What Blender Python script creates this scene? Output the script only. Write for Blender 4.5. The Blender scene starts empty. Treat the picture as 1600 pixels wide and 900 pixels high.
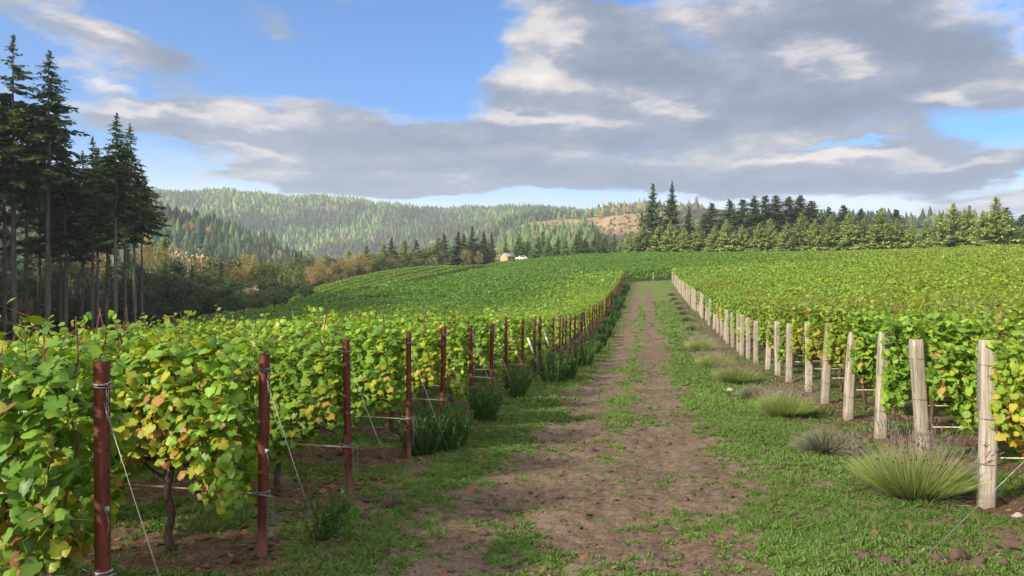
import bpy, math, random
import numpy as np
R = math.radians
rnd = random.Random(7)
rng = np.random.default_rng(11)
scn = bpy.context.scene
C = scn.collection
PX = 1240.0                       # focal length in pixels of the 1600 px wide photograph
CZ = 2.3                          # camera height above datum

# ------------------------------------------------------------------ camera, sky, sun, exposure
cam = bpy.data.cameras.new('camera'); camo = bpy.data.objects.new('camera', cam); C.objects.link(camo)
cam.sensor_width = 36; cam.lens = PX / 1600 * 36
cam.clip_start = .05; cam.clip_end = 20000
camo.location = (0, 0, CZ); camo.rotation_euler = (R(90), 0, 0)
scn.camera = camo
SUN_EL, SUN_AZ = R(27), R(-128)   # azimuth of the sun, clockwise from +Y (the view direction)
sd = bpy.data.lights.new('sun', 'SUN'); sd.energy = 5.0; sd.angle = R(4); sd.color = (1, .88, .69)
so = bpy.data.objects.new('sun', sd); C.objects.link(so)
so.rotation_euler = (math.pi/2 - SUN_EL, 0, -SUN_AZ + math.pi)
scn.view_settings.view_transform = 'Standard'; scn.view_settings.look = 'None'
scn.view_settings.exposure = 1.06; scn.view_settings.gamma = 1
scn.cycles.max_bounces = 6; scn.cycles.diffuse_bounces = 2; scn.cycles.glossy_bounces = 1
scn.cycles.transmission_bounces = 2; scn.cycles.transparent_max_bounces = 4; scn.cycles.volume_bounces = 0
scn.cycles.use_denoising = True
scn.cycles.caustics_reflective = False; scn.cycles.caustics_refractive = False

class NT:
    def __init__(s, tree): s.t = tree; s.t.nodes.clear()
    def n(s, kind, ins=None, **kw):
        nd = s.t.nodes.new(kind)
        for k, v in kw.items(): setattr(nd, k, v)
        for k, v in (ins or {}).items():
            sock = nd.inputs[k]
            if isinstance(v, bpy.types.NodeSocket): s.t.links.new(v, sock)
            else: sock.default_value = v
        return nd
    def m(s, op, a, b=0.0, c=None, clamp=False):
        ins = {0: a, 1: b}
        if c is not None: ins[2] = c
        return s.n('ShaderNodeMath', ins, operation=op, use_clamp=clamp).outputs[0]
    def rng(s, v, a, b, c=0.0, d=1.0, smooth=True):
        return s.n('ShaderNodeMapRange', {0: v, 1: a, 2: b, 3: c, 4: d}, interpolation_type='SMOOTHSTEP' if smooth else 'LINEAR').outputs[0]
    def mix(s, f, a, b, mode='MIX'):
        nd = s.n('ShaderNodeMix', data_type='RGBA', blend_type=mode)
        for i, v in ((0, f), (6, a), (7, b)):
            if isinstance(v, bpy.types.NodeSocket): s.t.links.new(v, nd.inputs[i])
            else: nd.inputs[i].default_value = v if i == 0 else (tuple(v) + (1,))[:4]
        return nd.outputs[2]
    def noise(s, vec, scale, detail=4, rough=.55, dist=0.0, dim='3D', col=False):
        nd = s.n('ShaderNodeTexNoise', {'Vector': vec, 'Scale': scale, 'Detail': detail, 'Roughness': rough, 'Distortion': dist}, noise_dimensions=dim)
        return nd.outputs['Color' if col else 0]

world = bpy.data.worlds.new('World'); scn.world = world; world.use_nodes = True
def build_sky():
    g = NT(world.node_tree)
    sky = g.n('ShaderNodeTexSky', sky_type='NISHITA', sun_disc=False, sun_elevation=SUN_EL, sun_rotation=SUN_AZ,
              altitude=200, air_density=1.0, dust_density=.6, ozone_density=2.0).outputs[0]
    tc = g.n('ShaderNodeTexCoord').outputs['Generated']
    sp = g.n('ShaderNodeSeparateXYZ', {0: tc})
    az = g.m('ARCTAN2', sp.outputs[0], sp.outputs[1])
    el = g.m('ARCSINE', sp.outputs[2])
    v0 = g.n('ShaderNodeCombineXYZ', {0: az, 1: el, 2: 0.0}).outputs[0]
    # cloud-plane-like coordinates: layers get thinner towards the horizon
    e2 = g.m('POWER', g.m('MAXIMUM', el, 0.001), .62)
    lay = g.n('ShaderNodeCombineXYZ', {0: g.m('MULTIPLY', az, .62), 1: g.m('MULTIPLY', e2, 1.5), 2: 0.3}).outputs[0]
    w = g.noise(lay, 7.5, 7, .6, col=True)
    wv = g.n('ShaderNodeVectorMath', {0: w, 1: (.5, .5, .5)}, operation='SUBTRACT').outputs[0]
    wv = g.n('ShaderNodeVectorMath', {0: wv, 1: (.20, .10, 0)}, operation='MULTIPLY').outputs[0]
    v = g.n('ShaderNodeVectorMath', {0: v0, 1: wv}, operation='ADD').outputs[0]
    def blobs(lst, vec):
        tot = None
        for (x, y, rx, ry, rot, wt) in lst:
            a = math.atan((x-800)/PX); dd = math.hypot(PX, x-800); e = math.atan((450-y)/dd)
            sx = rx/PX*math.cos(a)**1.6; sy = ry/dd
            mp = g.n('ShaderNodeMapping', {0: vec, 1: (a, e, 0), 2: (0, 0, R(rot)), 3: (sx, sy, 1)}, vector_type='TEXTURE').outputs[0]
            ln = g.n('ShaderNodeVectorMath', {0: mp}, operation='LENGTH').outputs['Value']
            b = g.rng(ln, .15, 1.0, wt, 0.0)
            tot = b if tot is None else g.m('ADD', tot, b)
        return tot
    # where clouds are (photo px: x, y, half-width, half-height, rotation, weight)
    cl = blobs([
        (60, 20, 190, 70, -18, .75), (210, 88, 160, 40, -20, .8), (165, 125, 60, 22, -8, .45),
        (430, 45, 140, 32, -8, .30), (480, 85, 120, 26, -20, .2), (280, 190, 260, 55, -3, .9), (480, 180, 190, 48, -6, .7), (620, 240, 420, 70, -2, 1.0),
        (380, 205, 250, 50, 0, .5), (870, 150, 170, 110, -8, .9), (880, 45, 190, 75, 0, .6), (1000, 60, 260, 90, 0, .8), (1080, 175, 300, 130, 0, .9), (1400, 60, 340, 120, 0, .85),
        (1200, 20, 260, 70, 0, .5), (1350, 150, 320, 110, -8, .7), (1300, 255, 420, 60, 0, .9), (900, 275, 560, 40, 0, .7), (520, 290, 300, 26, -2, .5), (1560, 320, 170, 30, 0, .75), (1350, 310, 320, 14, 0, .5),
        (1250, 280, 420, 40, 0, .6), (640, 285, 460, 26, -1, .75), (1300, 292, 420, 20, 0, .7), (-300, 150, 500, 180, 0, .6), (2100, 150, 600, 240, 0, .9), (1600, 120, 160, 60, 0, .7), (1580, 255, 120, 40, 0, .6), (800, 215, 260, 40, 0, .5)], v)
    gaps = blobs([(1310, 226, 130, 9, -1, .8), (1570, 195, 80, 20, 0, .7), (1290, 30, 50, 16, 0, .35), (330, 232, 120, 12, -8, .6),
                  (640, 150, 200, 40, -3, .1), (1080, 68, 120, 34, -15, .5), (330, 262, 90, 9, -6, .5), (670, 90, 130, 110, 0, .7), (540, 110, 200, 55, 0, .6)], v)
    f1 = g.noise(lay, 7.0, 7, .56, dist=.25)
    f2 = g.noise(lay, 22.0, 8, .62, dist=.15)
    dens = g.m('SUBTRACT', cl, gaps)
    dens = g.m('ADD', dens, g.m('MULTIPLY', g.m('SUBTRACT', f1, .5), 1.7))
    dens = g.m('ADD', dens, g.m('MULTIPLY', g.m('SUBTRACT', f2, .5), 1.1))
    behind = g.m('MAXIMUM', g.rng(g.m('ABSOLUTE', az), 1.1, 1.5, 0, .55), g.rng(el, .42, .75, 0, .55))     # broken cloud over the rest of the sky too
    dens = g.m('ADD', dens, behind)
    alpha = g.rng(dens, .10, .74)
    # sunlit parts
    br = blobs([(290, 20, 300, 12, -18, .2), (140, 45, 170, 16, -20, .45), (165, 122, 60, 20, -8, .9), (235, 165, 170, 14, 0, .55), (330, 185, 150, 20, -4, .5), (420, 182, 130, 18, -4, .4),
                (850, 128, 110, 45, -4, 1.0), (770, 185, 120, 16, 0, .75), (905, 190, 150, 14, 0, .7), (1030, 20, 80, 40, 0, .6), (860, 45, 90, 40, 0, .3), (1300, 95, 110, 42, -14, 1.0),
                (1480, 155, 90, 16, -10, .7), (1100, 165, 130, 22, -14, .65), (1290, 243, 190, 14, -2, 1.1), (1470, 252, 130, 14, -2, .8), (1500, 20, 120, 30, 0, .5), (1585, 60, 60, 40, 0, .6), (640, 270, 200, 10, 0, .3),
                (1560, 318, 160, 22, 0, .8), (1400, 322, 160, 10, 0, .7), (620, 190, 160, 10, 0, .35), (420, 235, 180, 9, -4, .4)], v)
    dk = blobs([(250, 95, 120, 20, -22, .6), (1010, 105, 190, 60, -10, .55), (800, 262, 420, 36, 0, .5), (1300, 180, 260, 40, -6, .5), (1400, 60, 200, 60, 0, .4), (950, 222, 200, 20, 0, .4), (1250, 285, 420, 22, 0, .55), (700, 225, 300, 20, 0, .25)], v)
    f3 = g.noise(lay, 9.0, 9, .62, dist=.15)
    B = g.m('ADD', g.m('SUBTRACT', br, dk), g.m('MULTIPLY', g.m('SUBTRACT', f3, .5), 3.5))
    B = g.m('ADD', B, g.m('MULTIPLY', g.m('SUBTRACT', f2, .5), 1.4))
    B = g.m('ADD', B, g.rng(alpha, 1.0, .3, 0, .25))
    cr = g.n('ShaderNodeValToRGB', {0: g.rng(B, -1.0, 1.3, 0, 1, False)})
    el_ = cr.color_ramp.elements
    el_[0].position = 0; el_[0].color = (.115, .165, .255, 1)
    el_[1].position = 1; el_[1].color = (.80, .73, .68, 1)
    for p, c in ((.28, (.155, .205, .30, 1)), (.5, (.25, .285, .37, 1)), (.70, (.55, .52, .52, 1))):
        e = el_.new(p); e.color = c
    # lower clouds are bluer: air in front of them
    low = g.rng(el, .22, .02, 0, .42)
    ccol = g.mix(low, cr.outputs[0], (.24, .345, .50))
    f3_ = g.noise(lay, 6.0, 5, .55)
    skyc = g.mix(1.0, sky, (.098, .098, .098), 'MULTIPLY')
    skyc = g.mix(1.0, skyc, (.33, .95, 1.55), 'MULTIPLY')
    glow = g.rng(g.m('ADD', el, g.m('MULTIPLY', g.m('SUBTRACT', f3_, .5), .10)), .17, .085, 0, .9)
    skyc = g.mix(glow, skyc, (.80, .90, .97))
    away = g.m('MAXIMUM', g.rng(g.m('ABSOLUTE', az), 1.0, 1.6), g.rng(el, .42, .75))   # unseen cloud around and overhead, brightened to add fill light
    ccol = g.mix(g.m('MULTIPLY', away, .8), ccol, (1.9, 1.78, 1.65))
    final = g.mix(alpha, skyc, ccol)
    bg = g.n('ShaderNodeBackground', {0: final, 1: 1.0})
    # the same background, evaluated at the exposure of the scene
    bg.inputs[1].default_value = .62
    out = g.n('ShaderNodeOutputWorld', {0: bg.outputs[0]})
build_sky()
world.cycles.sampling_method = 'MANUAL'; world.cycles.sample_map_resolution = 512

# ------------------------------------------------------------------ helpers
def tag(o, label=None, cat=None, group=None, kind=None):
    if label: o['label'] = label
    if cat: o['category'] = cat
    if group: o['group'] = group
    if kind: o['kind'] = kind
    return o
def empty(name, loc, rz=0, label=None, cat=None, group=None):
    o = bpy.data.objects.new(name, None); C.objects.link(o); o.empty_display_size = .2
    o.location = loc; o.rotation_euler = (0, 0, rz)
    return tag(o, label, cat, group)
def npmesh(name, v, faces, mat=None, col=None, attrs=None, smooth=False):
    """faces: array (n,k) or list of such arrays"""
    if not isinstance(faces, (list, tuple)): faces = [faces]
    v = np.asarray(v, dtype=np.float32).reshape(-1, 3)
    me = bpy.data.meshes.new(name)
    loops = np.concatenate([f.reshape(-1) for f in faces]).astype(np.int32)
    tot = np.concatenate([np.full(len(f), f.shape[1], np.int32) for f in faces])
    st = np.concatenate([[0], np.cumsum(tot)[:-1]]).astype(np.int32)
    me.vertices.add(len(v)); me.vertices.foreach_set('co', v.reshape(-1))
    me.loops.add(len(loops)); me.loops.foreach_set('vertex_index', loops)
    me.polygons.add(len(tot)); me.polygons.foreach_set('loop_start', st); me.polygons.foreach_set('loop_total', tot)
    if smooth: me.polygons.foreach_set('use_smooth', np.ones(len(tot), bool))
    if col is not None:
        a = me.attributes.new('tint', 'FLOAT_COLOR', 'POINT')
        c4 = np.ones((len(v), 4), np.float32); c4[:, :3] = col; a.data.foreach_set('color', c4.reshape(-1))
    for k, arr in (attrs or {}).items():
        a = me.attributes.new(k, 'FLOAT', 'POINT'); a.data.foreach_set('value', np.asarray(arr, np.float32))
    me.update(calc_edges=True); me.validate(verbose=False)
    if mat: me.materials.append(mat)
    return me
def mobj(name, me, parent=None, loc=None):
    o = bpy.data.objects.new(name, me); C.objects.link(o)
    if parent is not None: o.parent = parent
    if loc is not None: o.location = loc
    return o
def unit(a): return a / (np.linalg.norm(a, axis=-1, keepdims=True) + 1e-9)

class MB:
    """collects verts / faces of mixed size"""
    def __init__(s): s.v = []; s.f = []; s.n = 0; s.c = []
    def add(s, v, f, c=(1, 1, 1)):
        v = np.asarray(v, float).reshape(-1, 3); s.v.append(v)
        for a in (f if isinstance(f, list) else [f]): s.f.append(np.asarray(a, int) + s.n)
        s.c.append(np.tile(np.asarray(c, float), (len(v), 1)) if np.ndim(c) == 1 else np.asarray(c)); s.n += len(v)
    def tube(s, pts, rad, sides=6, c=(1, 1, 1), cap=True, squash=1.0):
        pts = np.asarray(pts, float); k = len(pts); rad = np.broadcast_to(rad, (k,))
        t = np.gradient(pts, axis=0); t = unit(t)
        up = np.array([0, 0, 1.0]) if abs(t[0][2]) < .8 else np.array([1.0, 0, 0])
        a = unit(np.cross(t, up)); b = np.cross(t, a)
        th = np.arange(sides)*2*math.pi/sides
        ring = pts[:, None, :] + rad[:, None, None]*(np.cos(th)[None, :, None]*a[:, None, :] + squash*np.sin(th)[None, :, None]*b[:, None, :])
        v = ring.reshape(-1, 3); i = np.arange(sides); j = (i+1) % sides
        f = [np.stack([r*sides+i, r*sides+j, (r+1)*sides+j, (r+1)*sides+i], 1) for r in range(k-1)]
        fs = [np.concatenate(f)]
        if cap: fs += [i[::-1][None, :], (i + (k-1)*sides)[None, :]]
        s.add(v, fs, c)
    def box(s, lo, hi, c=(1, 1, 1)):
        x0, y0, z0 = lo; x1, y1, z1 = hi
        v = [(x0,y0,z0),(x1,y0,z0),(x1,y1,z0),(x0,y1,z0),(x0,y0,z1),(x1,y0,z1),(x1,y1,z1),(x0,y1,z1)]
        f = [(3,2,1,0),(4,5,6,7),(0,1,5,4),(1,2,6,5),(2,3,7,6),(3,0,4,7)]
        s.add(v, np.array(f), c)
    def mesh(s, name, mat, smooth=False):
        by = {}
        for a in s.f: by.setdefault(a.shape[1], []).append(a)
        return npmesh(name, np.concatenate(s.v), [np.concatenate(x) for x in by.values()], mat, np.concatenate(s.c), smooth=smooth)

def hash2(ix, iy, seed):
    h = (ix.astype(np.int64)*374761393 + iy.astype(np.int64)*668265263 + seed*974634777) & 0xffffffff
    h = ((h ^ (h >> 13))*1274126177) & 0xffffffff
    return ((h ^ (h >> 16)) & 0xffffff)/float(0xffffff)
def vnoise(x, y, seed=0):
    ix = np.floor(x); iy = np.floor(y); fx = x-ix; fy = y-iy
    fx = fx*fx*(3-2*fx); fy = fy*fy*(3-2*fy)
    a = hash2(ix, iy, seed); b = hash2(ix+1, iy, seed); c = hash2(ix, iy+1, seed); d = hash2(ix+1, iy+1, seed)
    return (a*(1-fx)+b*fx)*(1-fy) + (c*(1-fx)+d*fx)*fy
def fbm(x, y, seed=0, oct=4, gain=.5):
    t = 0; amp = 1; tot = 0
    for o in range(oct):
        t = t + amp*vnoise(x*2**o, y*2**o, seed+o*17); tot += amp; amp *= gain
    return t/tot
def sst(x, a, b):
    t = np.clip((x-a)/(b-a), 0, 1); return t*t*(3-2*t)

# ------------------------------------------------------------------ terrain
SN, CS = .1676, .9859
def to_pq(x, y): return x*CS - y*SN, x*SN + y*CS
def to_xy(p, q): return p*CS + q*SN, q*CS - p*SN
P_ = np.array([-120,-80,-60,-40,-25,-12,-5,0,12,25,40,60,90,140.])
Q_ = np.array([-30,0,10,20,30,52,77,108,135,160,190,215,240,300.])
Z_ = np.array([
 [-9,-7,-5.5,-4.4,-3.4,-2.6,-2.25,-2.2,-2.1,-1.9,-1.6,-1,0,1],
 [-9,-7,-5.8,-4.7,-3.6,-2.75,-2.2,-2.2,-2.15,-1.8,-1.4,-.6,.6,2],
 [-9,-7,-6.2,-5.0,-4.0,-2.95,-2.18,-2.24,-2.2,-1.7,-1.1,-.2,1.2,3],
 [-10,-8,-6.8,-5.4,-4.4,-3.3,-2.48,-2.35,-2.2,-1.5,-.7,.4,2,4],
 [-11,-9,-7.4,-5.8,-4.8,-3.75,-2.85,-2.6,-2.2,-1.3,-.4,.9,2.8,5],
 [-12,-10,-7.4,-5.2,-4.6,-3.7,-2.75,-2.1,-1.6,-.7,.3,1.7,3.6,6],
 [-13,-11,-6.5,-3.6,-3.3,-2.6,-1.8,-1.25,-.6,.2,1.2,2.6,4.4,6.5],
 [-14,-11,-5.5,-1.6,-.8,-.1,0.2,.4,1.1,1.8,2.6,3.7,5,7],
 [-14,-9.5,-1.7,.2,1.0,1.6,1.9,2.1,2.7,3.4,4.1,4.9,5.8,7],
 [-14,-7,1.1,1.8,2.9,3.6,3.9,4.1,4.5,5.0,5.3,5.8,6.4,7],
 [-14,-6,2.9,4.2,5.3,6.1,6.3,6.4,6.5,6.5,6.4,6.4,6.6,7],
 [-14,-6,2,5.6,7.2,8,8,8,7.6,7.0,6.6,6.4,6.4,6.5],
 [-14,-7,2.5,8.9,8.9,8.5,8.15,8,7.5,7,6.4,6,6,6],
 [-16,-12,-4,2,4,5,5,5,5,5,4.5,4,4,4],])
def hermite(x, xs, ys):
    """ys: (len(xs), m); returns (len(x), m); catmull-rom slopes, flat outside"""
    x = np.clip(x, xs[0], xs[-1]); i = np.clip(np.searchsorted(xs, x, 'right')-1, 0, len(xs)-2)
    m = np.gradient(ys, xs, axis=0)
    h = (xs[i+1]-xs[i]); t = ((x-xs[i])/h)[:, None]; h = h[:, None]
    return (2*t**3-3*t**2+1)*ys[i] + (t**3-2*t**2+t)*h*m[i] + (-2*t**3+3*t**2)*ys[i+1] + (t**3-t**2)*h*m[i+1]
gq = np.arange(-30, 301, 1.5); gp = np.arange(-120, 141, 1.5)
G1 = hermite(gp, P_, hermite(gq, Q_, Z_).T).T     # (q, p)
def bil(G, a, b, a0, da, b0, db):
    fa = np.clip((a-a0)/da, 0, G.shape[0]-1.001); fb = np.clip((b-b0)/db, 0, G.shape[1]-1.001)
    i = fa.astype(int); j = fb.astype(int); u = fa-i; v = fb-j
    return (G[i,j]*(1-v)+G[i,j+1]*v)*(1-u) + (G[i+1,j]*(1-v)+G[i+1,j+1]*v)*u
A_ = np.array([-180,-90,-60,-45,-33,-24.7,-19.9,-14.5,-9.2,-4.6,0,4.6,9.2,13.6,22,28,33,45,60,90,180.])
R_ = np.array([200,260,350,450,600,750,1000,1400,1700,2200,3500,6000.])
F_ = np.array([
 [0,0,0,0,10,20,30,40,50,60,60,40],
 [-14,-18,-18,-10,20,40,50,70,90,90,80,60],
 [-14,-20,-22,-5,50,70,60,90,130,130,120,90],
 [-14,-20,-24,-5,55,70,50,120,170,170,150,90],
 [-14,-20,-25,-10,50,60,40,130,190,190,150,90],
 [-14,-22,-28,-15,45,50,30,118,192,200,150,90],
 [-14,-22,-30,-20,31,35,20,108,188,190,150,90],
 [-12,-22,-32,-35,4,-5,0,95,182,180,140,90],
 [-8,-20,-32,-38,-28,-20,5,88,164,165,130,80],
 [0,-12,-28,-35,-30,-15,15,92,157,160,130,80],
 [5,3,-8,-6,20,38,75,112,158,150,120,80],
 [6,4,-2,3,25,46,85,120,158,150,120,80],
 [8,6,0,6,28,50,90,112,150,140,110,80],
 [8,5,0,8,25,48,92,100,110,110,100,80],
 [7,4,2,8,34,56,62,60,60,60,60,60],
 [7,4,2,8,32,48,50,48,48,48,50,50],
 [7,4,2,8,28,40,40,40,40,40,50,50],
 [7,4,2,8,20,30,32,35,40,40,50,50],
 [6,4,2,6,15,25,30,35,40,40,50,50],
 [3,2,2,4,10,20,30,40,50,50,50,50],
 [0,0,0,0,10,20,30,40,50,60,60,40.]])
ga = np.arange(-180, 180.01, 1.0); gr = np.linspace(math.log(200), math.log(6000), 140)
G2 = hermite(ga, A_, hermite(gr, np.log(R_), F_.T).T)
def H(x, y, fine=False):
    """terrain height, world z"""
    x = np.asarray(x, float); y = np.asarray(y, float)
    p, q = to_pq(x, y); r = np.hypot(x, y)
    zn = bil(G1, q, p, -30, 1.5, -120, 1.5)
    az = np.degrees(np.arctan2(x, y))
    zf = bil(G2, az, np.log(np.maximum(r, 200)), -180, 1.0, gr[0], gr[1]-gr[0])
    g = (fbm(x/170+3, y/170+9, 5, 4)-.5)*2
    zf = zf + g*24*sst(r, 330, 900)
    w = sst(r, 215, 300)
    return zn*(1-w) + zf*w + CZ + sst(r, 2, 30)*sst(-r, -300, -150)*.0
def rows_at(p, q):
    pass

ROW = 1.897
QL0, QR0 = 4.05, 8.9              # first visible row on each side
PL, PR = -3.02, 3.45
def hedge_q(p): pp = np.maximum(p, 0); return 207 - .21*pp - .0017*pp**2
def masks(x, y):
    """grass cover (0..1), leaf-litter, in world plan coordinates"""
    p, q = to_pq(x, y)
    n1 = fbm(x*1.3, y*1.3, 21, 4); n2 = fbm(x*.35, y*.35, 31, 3); n3 = fbm(x*8, y*8, 41, 3)
    wob = (fbm(q*.22, p*0+3.3, 51, 3)-.5)*.9
    track = np.maximum(sst(-np.abs(p+.45+wob*.6), -1.6-.25*sst(-q, -16, -8), -.8-.25*sst(-q, -16, -8)), 0)
    mid = .42*sst(-np.abs(p+.45), -.45, 0)*sst(q, 7, 12)
    g = .82 - track*.72 + mid + (n1-.5)*.9 + (n2-.5)*.6 + (n3-.5)*1.7
    # soil strips under the rows
    inside = np.maximum(sst(-p, 2.7, 3.3), sst(p, 3.1, 3.6))
    ph = np.where(p < 0, (q-QL0)/ROW, (q-QR0)/ROW); d = np.abs(ph-np.round(ph))*ROW
    strip = sst(-d, -.62, -.3)*inside
    endband = np.maximum(sst(-np.abs(p+3.1), -.75, -.2), sst(-np.abs(p-3.2), -.8, -.2))
    g = g - strip*.95 - endband*.35
    return np.clip(sst(g, .10, .80), 0, 1), np.clip(strip + endband*.5, 0, 1), track*(q < 112)*(q > -20)
def rough(x, y, gm, tr):
    """small relief near the camera"""
    p, q = to_pq(x, y); r = np.hypot(x, y)
    a = (fbm(x*2.2, y*2.2, 61, 4)-.5)*.07 + (fbm(x*13, y*13, 71, 3)-.5)*.035
    a = a + (fbm(x*40, y*40, 81, 2)-.5)*.012
    rut = -.035*(np.exp(-((p+1.25)/.3)**2) + np.exp(-((p-.15)/.3)**2))*tr
    return (a*(1+.1*tr) + (fbm(x*6, y*6, 63, 3)-.5)*.04*tr + rut + gm*.012)*sst(-r, -70, -25)
def Hf(x, y):
    gm, st, tr = masks(x, y); return H(x, y) + rough(x, y, gm, tr)
def hz(x, y): return float(Hf(np.array([x]), np.array([y]))[0])
def at(px, Y): return (px-800)/PX*Y

# ------------------------------------------------------------------ materials
def mat(name):
    m = bpy.data.materials.new(name); m.use_nodes = True; return m, NT(m.node_tree)
def finish(g, col, rough=.8, spec=.3, bump=None, bstr=.3, bdist=.02, metal=0.0, trans=None, tcol=None, normal=None):
    ins = {'Base Color': col if isinstance(col, bpy.types.NodeSocket) else tuple(col)+(1,), 'Roughness': rough, 'Metallic': metal, 'Specular IOR Level': spec}
    if bump is not None:
        ins['Normal'] = g.n('ShaderNodeBump', {'Strength': bstr, 'Distance': bdist, 'Height': bump}).outputs[0]
    b = g.n('ShaderNodeBsdfPrincipled', ins).outputs[0]
    if trans:
        t = g.n('ShaderNodeBsdfTranslucent', {0: tcol if tcol is not None else ins['Base Color']}).outputs[0]
        b = g.n('ShaderNodeMixShader', {0: trans, 1: b, 2: t}).outputs[0]
    g.n('ShaderNodeOutputMaterial', {0: b})
def leaf_material(name, trans=.4, tmul=(1.7, 1.55, .9), spec=.25, rgh=.55, vary=.35, scale=1.0):
    m, g = mat(name)
    a = g.n('ShaderNodeAttribute', attribute_name='tint').outputs[0]
    oi = g.n('ShaderNodeObjectInfo')
    c = g.mix(1.0, a, oi.outputs['Color'], 'MULTIPLY')
    k = g.rng(oi.outputs['Random'], 0, 1, 1-vary/2, 1+vary/2, False)
    kk = g.n('ShaderNodeCombineXYZ', {0: k, 1: k, 2: k}).outputs[0]
    c = g.mix(1.0, c, kk, 'MULTIPLY')
    tcol = g.mix(1.0, c, tmul, 'MULTIPLY')
    finish(g, c, rgh, spec, trans=trans, tcol=tcol)
    return m
M = {}
M['vine_leaf'] = leaf_material('vine_leaf', .42, (2.0, 1.65, .8), .35, .45)
M['needle'] = leaf_material('needle', .22, (1.5, 1.5, .9), .1, .8, .3)
M['crown'] = leaf_material('crown', .30, (1.5, 1.4, .8), .15, .7, .3)
M['herb'] = leaf_material('herb', .25, (1.4, 1.4, .9), .15, .7, .25)
M['grass'] = leaf_material('grass', .3, (1.5, 1.5, .8), .2, .6, 0)

def bark_mat(name, c1, c2, sc=6, stretch=.2):
    m, g = mat(name); tc = g.n('ShaderNodeTexCoord').outputs['Object']
    mp = g.n('ShaderNodeMapping', {0: tc, 3: (1, 1, stretch)}).outputs[0]
    n = g.noise(mp, sc, 6, .65); f = g.rng(n, .3, .7)
    finish(g, g.mix(f, c1, c2), .9, .15, bump=n, bstr=.8, bdist=.03); return m
M['bark'] = bark_mat('bark', (.05, .042, .037), (.135, .115, .105), 5, .25)
M['pale_bark'] = bark_mat('pale_bark', (.12, .10, .085), (.30, .26, .22), 6, .3)
M['vine_wood'] = bark_mat('vine_wood', (.035, .022, .016), (.13, .09, .065), 40, .3)
M['twig'] = bark_mat('twig', (.09, .035, .02), (.18, .08, .04), 30, .3)

def rust_mat():
    m, g = mat('rusty_steel'); tc = g.n('ShaderNodeTexCoord').outputs['Object']
    mp = g.n('ShaderNodeMapping', {0: tc, 3: (1, 1, .16)}).outputs[0]
    n = g.noise(mp, 28, 6, .65); n2 = g.noise(tc, 7, 4, .6); n3 = g.noise(tc, 160, 3, .6)
    c = g.mix(g.rng(n, .35, .7), (.055, .010, .007), (.13, .026, .014))
    c = g.mix(g.rng(n2, .55, .75, 0, .7), c, (.035, .012, .010))
    c = g.mix(g.rng(n3, .62, .75, 0, .5), c, (.33, .11, .05))
    z = g.n('ShaderNodeSeparateXYZ', {0: tc}).outputs[2]
    c = g.mix(g.rng(z, .35, .02, 0, .55), c, (.17, .11, .075))      # mud splashed on the foot
    finish(g, c, .7, .35, bump=n, bstr=.35, bdist=.004); return m
M['rust'] = rust_mat()
def wood_mat():
    m, g = mat('weathered_wood'); tc = g.n('ShaderNodeTexCoord').outputs['Object']
    oi = g.n('ShaderNodeObjectInfo').outputs['Random']
    off = g.n('ShaderNodeCombineXYZ', {0: oi, 1: oi, 2: g.m('MULTIPLY', oi, 31.0)}).outputs[0]
    v = g.n('ShaderNodeVectorMath', {0: tc, 1: off}, operation='ADD').outputs[0]
    mp = g.n('ShaderNodeMapping', {0: v, 3: (1, 1, .045)}).outputs[0]
    n = g.noise(mp, 60, 6, .7, dist=.6); n2 = g.noise(v, 4.5, 5, .6); n3 = g.noise(mp, 150, 2, .6)
    c = g.mix(g.rng(n, .3, .7), (.15, .13, .105), (.36, .32, .27))
    c = g.mix(g.rng(n2, .5, .72, 0, .7), c, (.27, .235, .20))
    c = g.mix(g.rng(n3, .62, .72, 0, .75), c, (.07, .052, .042))
    kn = g.n('ShaderNodeTexVoronoi', {'Vector': g.n('ShaderNodeMapping', {0: v, 3: (1, 1, .35)}).outputs[0], 'Scale': 5.0}).outputs[0]
    c = g.mix(g.rng(kn, .10, .05, 0, .8), c, (.09, .06, .045))
    z = g.n('ShaderNodeSeparateXYZ', {0: tc}).outputs[2]
    c = g.mix(g.rng(z, .22, .0, 0, .6), c, (.15, .115, .08))
    k = g.rng(oi, 0, 1, .82, 1.12, False); kk = g.n('ShaderNodeCombineXYZ', {0: k, 1: k, 2: k}).outputs[0]
    c = g.mix(1.0, c, kk, 'MULTIPLY')
    finish(g, c, .85, .2, bump=n, bstr=.7, bdist=.006); return m
M['wood'] = wood_mat()
def flat(name, c, r=.6, metal=0.0, spec=.4, sc=20, var=.35):
    m, g = mat(name); tc = g.n('ShaderNodeTexCoord').outputs['Object']; n = g.noise(tc, sc, 4, .6)
    finish(g, g.mix(g.rng(n, .3, .7), tuple(x*(1-var) for x in c), tuple(min(1, x*(1+var*.4)) for x in c)), r, spec, bump=n, bstr=.15, bdist=.003, metal=metal); return m
M['zinc'] = flat('galvanised_wire', (.21, .22, .22), .5, .5)
M['hose'] = flat('hose', (.16, .14, .13), .5)
M['cane'] = flat('cane', (.42, .34, .27), .7)
M['white'] = flat('white_plastic', (.6, .6, .58), .5)
M['plank'] = flat('plank_wall', (.50, .30, .17), .8, sc=6)
M['roof'] = flat('metal_roof', (.28, .32, .36), .45, .3)
M['dark'] = flat('dark_timber', (.05, .035, .03), .8)
M['car'] = flat('car_paint', (.72, .66, .56), .3)
M['glass'] = flat('dark_glass', (.03, .035, .04), .15)
M['rubber'] = flat('rubber', (.025, .025, .025), .8)
M['clod'] = flat('soil_clod', (.072, .047, .034), .95, sc=14)
M['stone'] = flat('stone', (.26, .22, .19), .9, sc=14)

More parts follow.
